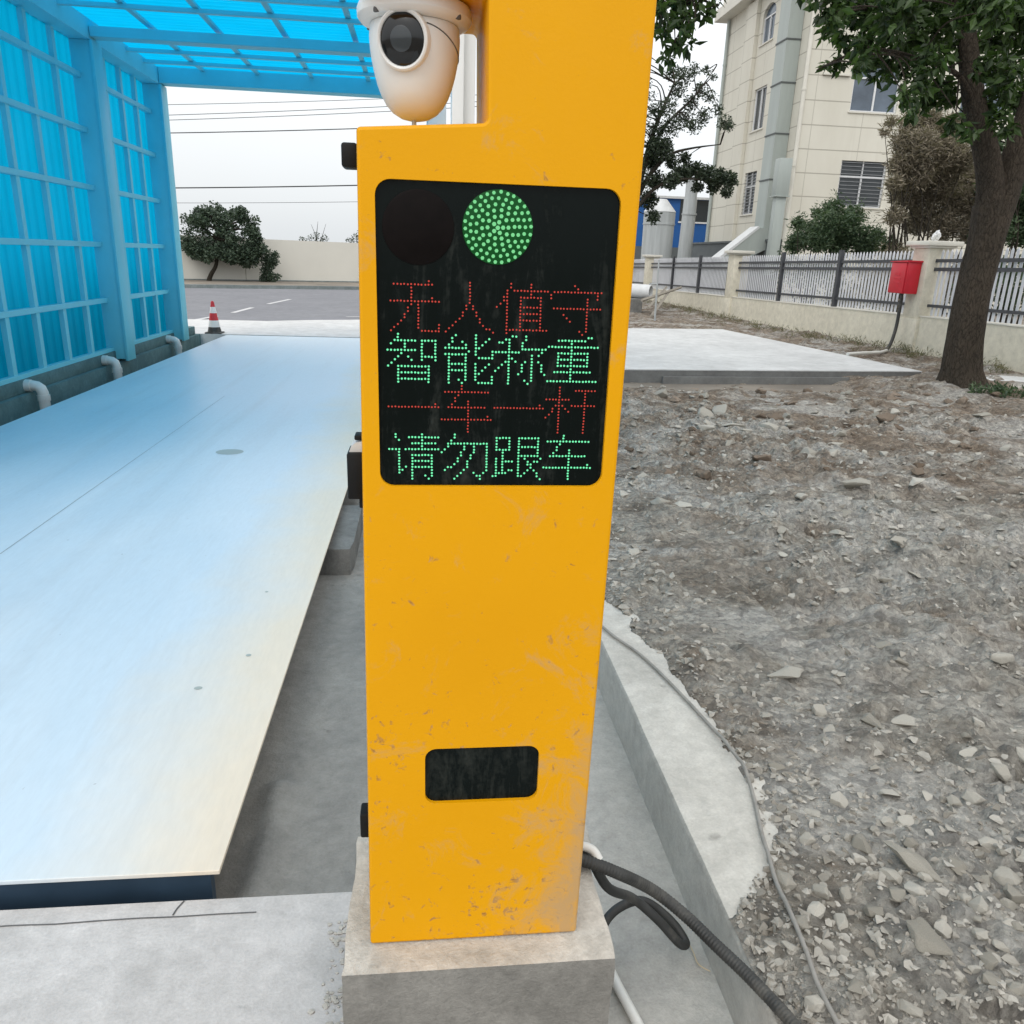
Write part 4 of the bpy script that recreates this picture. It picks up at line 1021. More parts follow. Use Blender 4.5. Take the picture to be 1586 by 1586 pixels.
obj('trunk', g, M['bark_far'], rt, smooth=60)
g = MB(); leaves(g, cl, 19000, 0.12, 0.6, 0.1, 2, shell=0.25); leafobj('crown', g, M['leaf_round'], rt)
sh = thing('wall_shrub', 'narrow dark shrub against the cream wall right of the round tree', 'shrub', (-7.0, 37.6, 0.1))
cl = [(-7.05, 37.6, 0.5, 0.3), (-6.95, 37.6, 0.9, 0.34), (-7.0, 37.6, 1.25, 0.32), (-6.72, 37.6, 1.0, 0.28), (-7.15, 37.6, 1.5, 0.24), (-6.85, 37.6, 0.3, 0.28), (-6.62, 37.6, 1.28, 0.18), (-7.2, 37.6, 0.25, 0.2), (-6.55, 37.6, 0.35, 0.13)]
g = MB(); twigs(g, [(-7.0, 37.6, 0.08)], cl, 0.03, 0.008, 9); obj('stems', g, M['bark_far'], sh)
g = MB(); leaves(g, cl, 2600, 0.10, 0.55, 0.0, 6); leafobj('foliage', g, M['leaf_round'], sh)
for (nm, lab, base, cl, n_) in (
    ('distant_bush', 'sparse bush top peeping over the cream wall, left of the thicker one', (-5.9, 44, 0), [(-5.95, 44, 2.05, 0.28), (-5.6, 44, 2.2, 0.3), (-5.2, 44, 2.1, 0.28), (-6.35, 44, 2.0, 0.2), (-5.4, 44, 1.8, 0.4), (-6.0, 44, 1.7, 0.4)], 520),
    ('distant_bush', 'twiggy bush over the cream wall right beside the yellow pillar', (-3.4, 44, 0), [(-3.55, 44, 2.2, 0.34), (-3.2, 44, 2.4, 0.36), (-2.9, 44, 2.6, 0.4), (-3.9, 44, 2.05, 0.24), (-3.0, 44, 1.9, 0.5), (-2.6, 44, 2.2, 0.5)], 1000)):
    b_ = thing(nm, lab, 'bush', base)
    g = MB(); twigs(g, [(base[0], base[1], 0.05), (base[0], base[1], 0.9)], cl + [(c[0] + 0.1, c[1], c[2] + 0.75, 0.1) for c in cl[:3]], 0.035, 0.006, 4); obj('stems', g, M['bark_far'], b_)
    g = MB(); leaves(g, cl, n_, 0.10, 0.5, 0, 8); leafobj('foliage', g, M['leaf_feather'], b_)

# -------- overhead cables
for (za, zb, rad, lab) in ((5.04, 5.44, 0.007, 'topmost overhead cable under the canopy end'), (4.79, 5.24, 0.008, 'second overhead cable from the top'), (4.67, 5.12, 0.008, 'third overhead cable from the top'),
                           (4.36, 4.73, 0.013, 'fourth and thickest of the high overhead cables'), (3.0, 3.29, 0.017, 'single thick dark overhead cable well below the others'), (2.62, 2.86, 0.006, 'lowest faint overhead cable just above the tree')):
    sl = (zb - za) / 5.12; g = MB()
    pts = [(x, 24.0 + 0.02 * (x + 4), za + sl * (x + 6.9) + 0.0016 * ((x + 4.3) ** 2 - 6.7)) for x in np.linspace(-22, 3.0, 26)]
    g.tube(pts, rad, 6); tag(obj('overhead_cable', g, M['cableblk'], loc=(-4.3, 24, za)), lab, 'cable', 'overhead cables above the road')

g = MB(); g.tube([(3.0, 24.1, -0.05), (3.0, 24.1, 6.3)], [0.16, 0.11], 12); g.box(2.2, 3.8, 24.02, 24.1, 5.3, 5.42); g.box(2.2, 3.8, 24.02, 24.1, 4.85, 4.97)
tag(obj('utility_pole', g, M['kerbgrey'], loc=(3.0, 24.1, 0), smooth=40), 'grey pole behind the yellow pillar that carries the overhead cables', 'pole')

# ---------------------------------------------------------------- right: pads
pad = thing('concrete_pad', 'fresh white concrete slab with dark grey front edge on the dirt', 'concrete slab', (4.6, 13.6, 0.0))
g = MB(); g.prism([(1.9, 10.40), (7.22, 10.88), (6.68, 17.6), (1.6, 16.75)], lambda u, v, d: (u, v, d), 0.108, 0.122); obj('top', g, M['pad'], pad)
g = MB(); g.prism([(1.905, 10.407), (7.212, 10.886), (6.672, 17.592), (1.608, 16.745)], lambda u, v, d: (u, v, d), -0.12, 0.108); obj('edge', g, M['padside'], pad)
g = MB(); g.prism([(3.2, 10.478), (6.0, 10.73), (5.996, 10.772), (3.196, 10.52)], lambda u, v, d: (u, v - 0.06, d), -0.1, 0.036); obj('form_strip', g, M['padside'], pad)
g = MB(); g.prism([(7.55, 10.05), (7.98, 10.55), (10.5, 9.6), (10.0, 8.2)], lambda u, v, d: (u, v, d), 0.0, 0.135)
tag(obj('concrete_pad', g, M['pad'], loc=(8.6, 9.7, 0.0)), 'pale concrete strip low on the ground right of the big trunk', 'concrete slab')

# ---------------------------------------------------------------- fence
def dz(y): return -0.0125 * (y - 14.0)
fx = 8.8
fn = thing('boundary_fence', 'cream walled fence with white pickets and dark rails along the dirt', 'fence', (9.0, 18.0, 0.0))
PY = [4.8, 13.63, 22.75, 31.9, 41.0]
def sheared(mb, x0, x1, y0, y1, z0, z1, flat_base=False):
    vs = [(x, y, z + dz(y)) for z in (z0, z1) for y in (y0, y1) for x in (x0, x1)]
    mb.add(vs, [(0, 2, 3, 1), (4, 5, 7, 6), (0, 1, 5, 4), (2, 6, 7, 3), (0, 4, 6, 2), (1, 3, 7, 5)])
g = MB(); sheared(g, fx, fx + 0.3, 0.0, 42, -0.25, 0.735); bw = obj('base_wall', g, M['fencewall'], fn)
g = MB(); sheared(g, fx - 0.015, fx + 0.315, 0.0, 42, 0.735, 0.752); obj('coping', g, M['trim'], bw)
for y in PY:
    g = MB(); cz = dz(y)
    g.box(fx - 0.04, fx + 0.40, y, y + 0.48, 0.70 + cz, 1.90 + cz, 0.012); g.box(fx - 0.06, fx + 0.42, y - 0.02, y + 0.50, -0.1, 0.70 + cz, 0.012)
    p_ = obj('fence_pillar', g, M['fencewall'], fn, smooth=30)
    g = MB(); g.box(fx - 0.15, fx + 0.50, y - 0.11, y + 0.59, 1.94 + cz, 2.02 + cz, 0.012); g.box(fx - 0.08, fx + 0.43, y - 0.05, y + 0.53, 1.901 + cz, 1.94 + cz, 0.008); obj('cap', g, M['trim'], p_, smooth=30)
for y0, y1 in zip(PY[:-1], PY[1:]):
    a, b = y0 + 0.48, y1; n_ = 3
    fr = obj('rail_panel', (lambda m_: ([sheared(m_, fx + 0.10, fx + 0.145, a, b, z, z + h) for z, h in ((0.905, 0.05), (1.52, 0.06), (1.665, 0.055))], m_)[1])(MB()), M['rail'], fn)
    for j in (1, 2):
        y = a + (b - a) * j / 3.0
        g = MB(); sheared(g, fx + 0.075, fx + 0.155, y - 0.05, y + 0.05, 0.70, 1.93); obj('steel_post', g, M['rail'], fn)
    g = MB(); yy = a + 0.09
    while yy < b - 0.05:
        w, z1 = 0.029, 1.835
        vs = [(fx + 0.148, yy - w, 0.762 + dz(yy)), (fx + 0.148, yy + w, 0.762 + dz(yy)), (fx + 0.148, yy + w, z1 + dz(yy)), (fx + 0.148, yy, z1 + 0.045 + dz(yy)), (fx + 0.148, yy - w, z1 + dz(yy))]
        vs += [(x + 0.012, y, z) for x, y, z in vs]
        g.add(vs, [(0, 1, 2, 3, 4), (5, 9, 8, 7, 6), (0, 5, 6, 1), (1, 6, 7, 2), (2, 7, 8, 3), (3, 8, 9, 4), (4, 9, 5, 0)]); yy += 0.122
    obj('pickets', g, M['picket'], fr)
# weathered scrap on the pillar
bm = bmesh.new(); bmesh.ops.create_icosphere(bm, subdivisions=3, radius=0.07); rr = random.Random(12)
for v in bm.verts:
    nn_ = float(fbm(np.array([v.co.x * 30 + 3]), np.array([v.co.z * 30 + v.co.y * 21]), 3, 91)[0])
    v.co = v.co * (1 + 1.0 * nn_); v.co.z = v.co.z * 1.1 + (0.03 if v.co.y < 0 else 0)
    v.co += Vector((fx + 0.15, 13.82, 2.095 + dz(13.8)))
g = MB().bm(bm)
tag(obj('crumpled_bag', g, M['white'], loc=(fx + 0.15, 13.82, 2.02)), 'crumpled white scrap sitting on the cap of the fence pillar', 'litter')

# -------- red electrical box with its conduit
rb = thing('electrical_box', 'bright red metal box on the fence pillar with a black conduit', 'electrical box', (8.6, 14.0, 1.1))
def bxy(mb, x0, x1, y0, y1, z0, z1, lean=0.0):
    mb.box(x0, x1, y0, y1, z0, z1, 0.012)
g = MB(); g.box(8.50, 8.757, 13.78, 14.28, 1.12, 1.66, 0.012); obj('case', g, M['redbox'], rb, smooth=30)
g = MB(); g.box(8.478, 8.499, 13.80, 14.26, 1.13, 1.645, 0.008)
dr = obj('door', g, M['redbox'], rb, smooth=30)
g = MB(); g.box(8.472, 8.477, 13.90, 14.12, 1.30, 1.33, 0.001); g.box(8.472, 8.477, 13.92, 14.13, 1.37, 1.39, 0.001); g.box(8.472, 8.477, 13.95, 14.10, 1.43, 1.48, 0.001); obj('embossed_ridge', g, M['redbox'], dr)
g = MB(); g.prism([(13.76, 1.66), (14.30, 1.66), (14.30, 1.672), (13.76, 1.690)], lambda u, v, d: (d, u, v), 8.465, 8.757); obj('lid', g, M['redbox'], rb)
g = MB(); g.tube(spline([(8.60, 13.98, 1.12), (8.60, 13.97, 0.80), (8.57, 13.93, 0.52), (8.45, 13.80, 0.27), (8.28, 13.62, 0.14)], 8), 0.030, 10); obj('conduit', g, M['rubber'], rb, smooth=60)
g = MB(); g.tube(spline([(8.30, 13.64, 0.135), (8.0, 13.36, 0.125), (7.5, 13.0, 0.145), (7.05, 12.72, 0.15)], 8), 0.028, 10)
tag(obj('pvc_pipe', g, M['pvc'], loc=(7.7, 13.2, 0.12), smooth=60), 'white pipe on the dirt leading from the red box to the pad', 'pipe')

# -------- pipe, stake and timbers at the far end of the dirt
g = MB(); ca = Vector((5.4, 24.9, 0.68)); cb = Vector((6.75, 24.0, 0.66)); d_ = (cb - ca).normalized()
qm = d_.to_track_quat('Z', 'Y').to_matrix().to_4x4(); Ln = (cb - ca).length
g.lathe([(0.18, 0.0), (0.21, 0.0), (0.21, Ln), (0.18, Ln), (0.18, 0.02)], ca, qm, 28)
tag(obj('concrete_pipe', g, M['galvcap'], loc=(6.1, 24.4, 0.45), smooth=40), 'big pale pipe lying open-ended beside the yellow pillar in the distance', 'pipe')
g = MB(); g.box(5.7, 6.5, 23.9, 24.9, -0.05, 0.46, 0.03)
tag(obj('rubble_block', g, M['darkconc'], loc=(6.1, 24.4, 0)), 'dark block under the big pale pipe', 'block')
g = MB(); g.tube([(6.08, 21.0, -0.05), (6.05, 21.0, 1.58)], [0.03, 0.02], 8); g.tube([(6.05, 21.0, 0.98), (5.84, 21.0, 0.96)], 0.018, 6)
tag(obj('steel_stake', g, M['galv'], loc=(6.08, 21.0, 0.0), smooth=50), 'thin upright grey stake with short side arm on the dirt', 'stake')
for a, b, lab in (((6.15, 21.6, 0.12), (7.95, 26.0, 0.66), 'weathered plank leaning on the fence wall, lowest of three'), ((6.2, 22.2, 0.30), (8.0, 26.6, 0.74), 'weathered plank leaning on the fence wall, middle of three'), ((6.2, 22.9, 0.46), (8.6, 26.9, 0.74), 'weathered plank leaning on the fence wall, topmost of three')):
    g = MB(); g.tube([a, b], 0.045, 4); tag(obj('timber_plank', g, M['wood'], loc=a), lab, 'plank', 'planks by the fence')

# ---------------------------------------------------------------- building
BX, BY, BE, BT = 13.47, 30.0, 38.75, 11.85
bd = thing('beige_building', 'tall beige tiled block with arched windows and grey ducts behind the fence', 'building', (20.0, 34.0, 0.0))
def wrect(a0, a1, z0, z1, arch=False):
    p = [(a0, z0), (a1, z0), (a1, z1)]
    if arch:
        c, r_ = (a0 + a1) / 2, (a1 - a0) / 2
        p += [(c + r_ * math.cos(R(t)), z1 + r_ * 0.62 * math.sin(R(t))) for t in range(15, 180, 15)]
    return p + [(a0, z1)]
fr_w = []
for x0 in (15.2, 19.4, 23.6, 27.8):
    fr_w += [(x0, x0 + 1.78, 3.73, 5.31, False, 'bars'), (x0, x0 + 1.78, 6.93, 8.06, True, 'blue')]
fr_w += [(x0, x0 + 1.78, 10.1, 11.2, True, 'blue') for x0 in (15.2, 19.4, 23.6, 27.8)]
fr_w[4:8] = fr_w[4:8]
sd_w = [(33.62, 34.86, 3.57, 5.22, False, 'bars'), (33.62, 34.86, 6.80, 8.38, False, 'dark'), (33.62, 34.86, 9.98, 10.95, True, 'blue')]
g = MB()
g.holed([(BX, 0), (32, 0), (32, BT), (BX, BT)], [wrect(*w[:5]) for w in fr_w], lambda u, v, d: (u, BY + d, v), 0.14)
g.holed([(BY, 0), (BE, 0), (BE, BT), (BY, BT)], [wrect(*w[:5]) for w in sd_w], lambda u, v, d: (BX + d, u, v), 0.14)
g.quad((32, BY, 0), (32, BE, 0), (32, BE, BT), (32, BY, BT)); g.quad((BX, BE, 0), (32, BE, 0), (32, BE, BT), (BX, BE, BT)); g.quad((BX, BY, BT), (32, BY, BT), (32, BE, BT), (BX, BE, BT))
bw = obj('wall', g, M['facade'], bd)
def window(w, fmap, parent):
    a0, a1, z0, z1, arch, kind = w; ft = 0.055
    pane = obj('window', MB().prism(wrect(a0 + 0.001, a1 - 0.001, z0 + 0.001, z1, arch), fmap, 0.12, 0.135), M['pane'] if kind == 'blue' else M['pane_d'], parent)
    g = MB(); c = (a0 + a1) / 2; zt = z0 + (z1 - z0) * (0.68 if kind == 'bars' else 1.0)
    def bar(u0, u1, v0, v1, d0=0.07, d1=0.118): g.prism([(u0, v0), (u1, v0), (u1, v1), (u0, v1)], fmap, d0, d1)
    bar(a0 + .002, a0 + ft, z0 + .002, z1 - .002); bar(a1 - ft, a1 - .002, z0 + .002, z1 - .002); bar(a0 + ft, a1 - ft, z0 + .002, z0 + ft); bar(a0 + ft, a1 - ft, zt - ft, zt)
    bar(c - 0.03, c + 0.03, z0 + ft, zt - ft)
    if kind == 'bars': bar(c - 0.02, c + 0.02, zt, z1)
    obj('frame', g, M['white'], pane)
    if kind == 'bars':
        g = MB(); v = z0 + 0.08
        while v < z1: g.prism([(a0, v), (a1, v), (a1, v + 0.022), (a0, v + 0.022)], fmap, 0.02, 0.035); v += 0.13
        obj('grille', g, M['bars'], pane)
    g = MB(); g.prism([(a0 - 0.06, z0 - 0.05), (a1 + 0.06, z0 - 0.05), (a1 + 0.06, z0), (a0 - 0.06, z0)], fmap, -0.05, 0.12); obj('sill', g, M['trim'], pane)
for w in fr_w: window(w, lambda u, v, d: (u, BY + d, v), bd)
for w in sd_w: window(w, lambda u, v, d: (BX + d, u, v), bd)
for x0 in (14.0, 18.2, 22.4, 26.6):
    g = MB(); g.box(x0, x0 + 1.0, BY - 0.09, BY - 0.002, 8.03, 8.11, 0.01); obj('ledge', g, M['trim'], bd)
g = MB(); g.box(BX - 0.16, BX - 0.002, 35.2, 36.35, 0.0, BT - 0.1, 0.01); obj('pilaster', g, M['facade'], bd)
g = MB(); g.box(BX - 0.55, 32.6, BY - 0.55, BE + 0.55, BT + 0.002, BT + 0.45, 0.02); g.box(BX - 0.3, 32.3, BY - 0.3, BE + 0.3, BT + 0.45, BT + 0.9, 0.02); obj('eave', g, M['trim'], bd)
for (x, y, nm) in ((BX - 0.10, BY - 0.06, 'corner'), (BX - 0.10, BE - 0.15, 'far')):
    g = MB(); g.tube([(x, y, 0.1), (x, y, BT - 0.05)], 0.075, 10)
    for z in (2.5, 5.0, 7.5, 10.0): g.tube([(x, y, z), (x, y, z + 0.08)], 0.09, 10)
    obj('downpipe', g, M['duct' if nm == 'far' else 'trim'], bd, smooth=50)
g = MB(); g.box(BX - 0.45, BX - 0.003, BY + 0.3, 41.5, 0.0, 2.42); g.box(BX - 0.5, BX - 0.003, BY + 0.28, 41.52, 2.42, 2.5); obj('base_band', g, M['lean'], bd)
g = MB(); g.box(12.92, 13.46, 30.95, 31.85, 2.75, 12.0, 0.01); dct = obj('duct', g, M['duct'], bd)
for z in (4.62, 6.2, 7.9, 9.3, 10.9): obj('flange', MB().box(12.895, 13.465, 30.925, 31.875, z, z + 0.05), M['ductband'], dct)
g = MB(); g.prism([(13.40, 2.9), (13.40, 2.1), (12.98, 2.1), (11.42, 1.35), (11.30, 1.72), (12.70, 2.9)], lambda u, v, d: (u, d, v), 30.75, 31.55); obj('duct_chute', g, M['duct'], bd)
g = MB(); g.prism([(11.28, 1.722), (12.70, 2.902), (12.64, 2.96), (11.2, 1.78)], lambda u, v, d: (u, d, v), 30.73, 31.57); obj('chute_cover', g, M['galvcap'], bd)
g = MB(); g.box(12.55, 13.02, 29.3, 29.75, 3.96, 5.2, 0.02); g.box(12.52, 13.06, 29.27, 29.78, 3.92, 3.96); g.box(12.62, 12.98, 29.36, 29.70, 1.2, 3.92, 0.01); obj('duct', g, M['duct'], bd, smooth=30)

# -------- grey tank, chimney pipe and blue shed beyond the fence
tk = thing('metal_tank', 'grey upright metal tank with a conical top by the blue shed', 'tank', (9.66, 34.0, 0.0))
g = MB(); g.lathe([(0.62, 0.0), (0.64, 3.0), (0.665, 3.0), (0.665, 3.06), (0.65, 3.06), (0.65, 3.50)], (9.66, 34.0, 0), n=32); obj('shell', g, M['galv'], tk, smooth=30)
g = MB(); g.lathe([(0.665, 3.50), (0.64, 3.54), (0.28, 3.97), (0.24, 4.0), (0.01, 4.02)], (9.66, 34.0, 0), n=32); obj('cone_top', g, M['galvcap'], tk, smooth=30)
g = MB(); g.tube([(11.5, 36, 0.0), (11.52, 36, 1.7), (11.56, 36, 4.2)], [0.32, 0.31, 0.29], 20); g.tube([(11.56, 36, 3.55), (11.56, 36, 3.62)], 0.33, 20); g.tube([(11.56, 36, 4.2), (11.56, 36, 4.95)], 0.26, 20)
tag(obj('chimney_pipe', g, M['galv'], loc=(11.5, 36, 0), smooth=40), 'thick grey vertical pipe between the tank and the beige building', 'chimney pipe')
bs = thing('blue_shed', 'bright blue metal shed with a dark opening behind the grey pipe', 'shed', (13.0, 46.5, 0.0))
g = MB(); g.box(9.2, 17.0, 45.0, 48.0, 0.0, 4.86); obj('wall', g, M['blueshed'], bs)
g = MB(); g.box(9.0, 17.2, 44.8, 48.2, 4.861, 4.98); obj('roof', g, M['galvcap'], bs)
g = MB(); g.box(13.9, 15.5, 44.985, 45.02, 3.72, 4.84); op = obj('opening', g, M['pane_d'], bs)
g = MB(); g.box(13.85, 15.55, 44.93, 44.984, 3.64, 3.72); g.box(15.5, 15.56, 44.93, 44.984, 2.4, 4.85); obj('frame', g, M['white'], op)
g = MB(); g.box(9.19, 17.01, 44.96, 44.998, 0.0, 2.35); obj('base_band', g, M['lean'], bs)

# ---------------------------------------------------------------- trees on the right
# clusters are (x, y, z, radius)
LT = [(7.79,26.02,6.90,0.30),(7.62,26.72,7.13,0.26),(7.89,25.43,6.96,0.21),(8.70,26.72,7.26,0.15),(8.59,25.70,6.88,0.13),(7.59,25.88,6.48,0.25),(8.50,26.52,6.64,0.26),(8.61,25.86,6.35,0.21),(8.09,26.08,6.19,0.26),(7.15,25.24,5.92,0.29),(8.03,26.41,5.78,0.30),(8.53,26.06,5.85,0.26),(8.85,25.73,5.99,0.19),(9.35,26.46,5.76,0.26),(9.25,25.68,5.56,0.15),(7.50,25.93,5.51,0.34),(8.05,25.41,5.46,0.25),(7.08,25.84,5.39,0.30),(6.85,25.53,5.86,0.21),(7.17,25.62,4.82,0.34),(7.11,26.40,4.54,0.30),(6.91,25.65,4.90,0.25),(7.61,25.98,4.52,0.21),(8.26,26.77,4.72,0.20),(8.61,26.74,4.35,0.31),(8.08,26.36,4.20,0.30),(8.82,26.07,4.21,0.30),(9.10,25.64,4.09,0.29),(9.36,25.46,3.99,0.25),(9.77,26.75,3.76,0.18),(9.06,26.03,3.84,0.21),(7.49,25.39,3.91,0.25),(7.21,26.20,3.96,0.30),(7.12,26.44,3.40,0.30),(7.24,26.18,2.91,0.21),(8.75,26.67,3.87,0.18)]
TR = [(3.93,8.37,3.86,0.15),(4.54,9.25,4.18,0.20),(4.71,9.13,4.07,0.21),(4.60,8.41,3.94,0.21),(5.46,9.45,4.29,0.23),(4.60,9.84,4.11,0.11),(4.58,9.37,3.94,0.12),(4.51,8.77,3.71,0.16),(5.30,9.81,4.05,0.23),(5.27,9.22,3.94,0.21),(5.52,9.22,4.02,0.21),(4.68,9.65,3.75,0.10),(4.37,8.57,3.48,0.11),(4.59,9.78,3.74,0.06),(5.12,9.53,3.72,0.19),(5.50,9.72,3.77,0.21),(5.17,8.64,3.57,0.18),(6.03,9.74,3.98,0.18),(5.07,8.64,3.33,0.14),(4.84,8.45,3.19,0.10),(6.02,9.84,3.59,0.19),(5.86,9.85,3.38,0.11),(6.23,9.88,3.50,0.15),(5.90,9.15,3.10,0.14),(5.59,8.79,4.07,0.17),(5.54,8.31,3.97,0.18),(6.59,9.46,4.30,0.19),(6.47,9.60,4.07,0.20),(6.87,9.80,4.07,0.19),(5.92,8.81,3.61,0.16),(6.07,8.69,3.54,0.17),(6.57,9.45,3.52,0.17),(7.00,9.75,3.52,0.14),(6.74,10.04,3.56,0.13),(5.68,8.57,2.95,0.10),(6.40,9.17,3.20,0.12),(6.89,9.91,3.08,0.11),(6.47,9.06,3.05,0.09),(5.68,9.36,4.22,0.15),(4.88,8.34,3.03,0.06),(6.83,9.51,4.26,0.23),(7.42,9.95,4.00,0.25),(7.24,9.79,3.54,0.19),(7.45,9.89,4.32,0.24),(4.77,9.49,4.50,0.23),(4.79,8.74,4.32,0.25),(5.84,9.68,4.66,0.28),(5.73,8.68,4.33,0.25),(6.92,9.80,4.79,0.28),(3.85,8.41,4.08,0.17),(4.23,9.79,4.61,0.16)]
T2 = [(2.20,8.27,3.78,0.09),(2.41,8.47,3.88,0.11),(2.58,8.42,3.85,0.10),(2.42,8.79,3.82,0.10),(2.43,8.28,3.70,0.11),(2.31,8.50,3.63,0.07),(2.43,8.11,3.56,0.08),(2.67,8.36,3.77,0.05),(2.43,8.52,3.53,0.07),(2.49,8.21,3.47,0.05),(2.43,8.73,3.49,0.06),(2.77,8.48,3.88,0.06),(2.54,8.82,3.66,0.06),(2.31,8.75,3.75,0.07),(2.27,8.53,3.38,0.04),(2.54,8.97,3.47,0.04),(2.21,8.73,4.07,0.22),(2.58,8.91,4.20,0.22),(2.73,8.44,4.02,0.14),(1.87,8.64,4.02,0.21),(1.56,8.30,3.75,0.20)]
BG = [(10.32,21.70,2.34,0.39),(10.30,20.64,2.55,0.41),(10.85,20.66,2.50,0.41),(11.28,20.40,2.27,0.34),(9.52,20.66,2.60,0.17),(10.78,21.37,3.00,0.28),(11.30,21.28,2.85,0.31),(10.10,20.48,2.20,0.34),(10.82,20.83,2.13,0.38),(11.59,20.89,2.04,0.31),(9.77,21.23,2.10,0.24),(12.25,20.94,2.07,0.31),(10.22,21.12,2.88,0.14),(12.22,21.48,2.40,0.21)]
BB = [(11.36,19.36,4.84,0.25),(11.47,18.78,4.83,0.28),(12.07,18.92,4.67,0.31),(10.94,18.79,4.33,0.28),(11.18,18.38,4.23,0.36),(11.84,18.52,4.14,0.37),(12.43,18.65,4.04,0.31),(10.91,18.70,3.84,0.28),(11.33,18.70,3.72,0.40),(12.26,19.12,3.66,0.44),(13.36,19.75,3.69,0.39),(11.55,19.44,3.30,0.35),(12.18,19.47,3.18,0.42),(12.91,19.41,3.13,0.41),(13.26,19.16,3.06,0.31),(12.15,19.67,2.67,0.32),(12.62,19.30,2.59,0.38),(13.10,19.00,2.53,0.34),(10.61,18.32,3.39,0.18),(10.66,18.98,4.75,0.11),(10.30,18.54,4.47,0.09),(10.80,18.41,2.71,0.21),(13.38,19.01,3.49,0.31)]
BR = [(13.19,18.46,3.30,0.33),(13.06,17.67,3.37,0.32),(13.60,18.43,2.89,0.36),(13.79,18.04,2.88,0.36),(12.73,17.44,2.40,0.31),(14.18,18.74,2.49,0.34),(13.69,17.84,3.27,0.35),(13.77,17.67,2.44,0.35),(13.17,18.55,2.30,0.27),(13.91,17.40,2.85,0.43),(14.54,18.37,3.49,0.45),(12.68,17.50,3.74,0.23),(13.35,17.83,3.93,0.32),(12.25,17.57,4.18,0.23)]

bt = thing('shade_tree', 'big leaning tree with furrowed trunk and broad drooping leaves in front of the fence', 'tree', (7.0, 9.62, 0.08))
g = MB()
base_pts = spline([(7.02, 9.65, -0.05), (6.94, 9.63, 0.25), (6.88, 9.61, 0.7), (6.87, 9.62, 1.3), (6.90, 9.62, 1.95), (6.90, 9.62, 2.30)], 6)
zs = [p.z for p in base_pts]
rad = [float(np.interp(z, [-0.05, 0.1, 0.3, 0.7, 1.3, 1.95, 2.4], [0.36, 0.30, 0.235, 0.208, 0.200, 0.205, 0.23])) for z in zs]
o0 = len(g.v); g.tube(base_pts, rad, 40)
for i in range(o0, len(g.v)):           # flutes and root flare
    x, y, z = g.v[i]; cx, cy = np.interp(z, zs, [p.x for p in base_pts]), np.interp(z, zs, [p.y for p in base_pts])
    a = math.atan2(y - cy, x - cx); fl_ = max(0, 1 - z / 0.45)
    k = 1 + 0.045 * math.sin(5 * a + z * 1.2) + 0.03 * math.sin(11 * a - z * 2) + fl_ * 0.16 * (0.5 + 0.5 * math.sin(6 * a + 1))
    g.v[i] = (cx + (x - cx) * k, cy + (y - cy) * k, z)
LIMB = spline([(6.87, 9.62, 2.05), (6.80, 9.61, 2.50), (6.64, 9.60, 2.9), (6.39, 9.58, 3.33), (6.20, 9.59, 3.85), (6.12, 9.62, 4.15)], 6)
g.tube(LIMB, [0.17 - 0.075 * i / (len(LIMB) - 1) for i in range(len(LIMB))], 14)
L2 = spline([(6.93, 9.62, 2.0), (7.02, 9.63, 2.45), (7.04, 9.60, 2.95), (7.12, 9.61, 3.5), (7.18, 9.59, 4.1), (7.3, 9.7, 5.4)], 6)
g.tube(L2, [0.18 - 0.08 * i / (len(L2) - 1) for i in range(len(L2))], 14)
A1 = spline([(6.12, 9.62, 4.12), (5.9, 9.58, 4.4), (5.5, 9.4, 4.75), (5.0, 9.2, 5.1)], 5); g.tube(A1, [0.075 - 0.05 * i / (len(A1) - 1) for i in range(len(A1))], 8)
A2 = spline([(6.12, 9.62, 4.12), (6.2, 9.65, 4.55), (6.3, 9.8, 5.3)], 5); g.tube(A2, [0.08 - 0.05 * i / (len(A2) - 1) for i in range(len(A2))], 8)
A3 = spline([(6.45, 9.58, 3.25), (6.0, 9.4, 3.62), (5.4, 9.25, 3.72), (4.76, 9.1, 3.76), (4.46, 9.2, 3.67), (4.21, 9.18, 3.54)], 6); g.tube(A3, [0.034 - 0.028 * i / (len(A3) - 1) for i in range(len(A3))], 6)
A4 = spline([(5.8, 9.5, 4.5), (5.2, 9.3, 4.3), (4.6, 9.1, 4.12), (3.95, 8.7, 3.95)], 6); g.tube(A4, [0.03 - 0.024 * i / (len(A4) - 1) for i in range(len(A4))], 6)
up = [tuple(p) for q in (A1, A2, A3, A4, L2[8:], LIMB[14:]) for p in q[::2]]
rg = random.Random(21)
HI = [(rg.uniform(4.0, 8.6), rg.uniform(8.4, 10.9), rg.uniform(4.7, 6.3), rg.uniform(0.25, 0.42)) for _ in range(34)]
HR = [(rg.uniform(7.3, 9.2), rg.uniform(8.8, 10.6), rg.uniform(3.5, 4.8), rg.uniform(0.22, 0.32)) for _ in range(16)]
twigs(g, up, TR, 0.013, 0.004, 8); twigs(g, up, HI + HR, 0.03, 0.008, 9)
obj('trunk', g, M['bark'], bt, smooth=70)
g = MB(); leaves(g, TR, 6200, 0.125, 0.46, 0.75, 31); leaves(g, HI + HR, 6800, 0.13, 0.46, 0.6, 32); leafobj('crown', g, M['leaf'], bt)

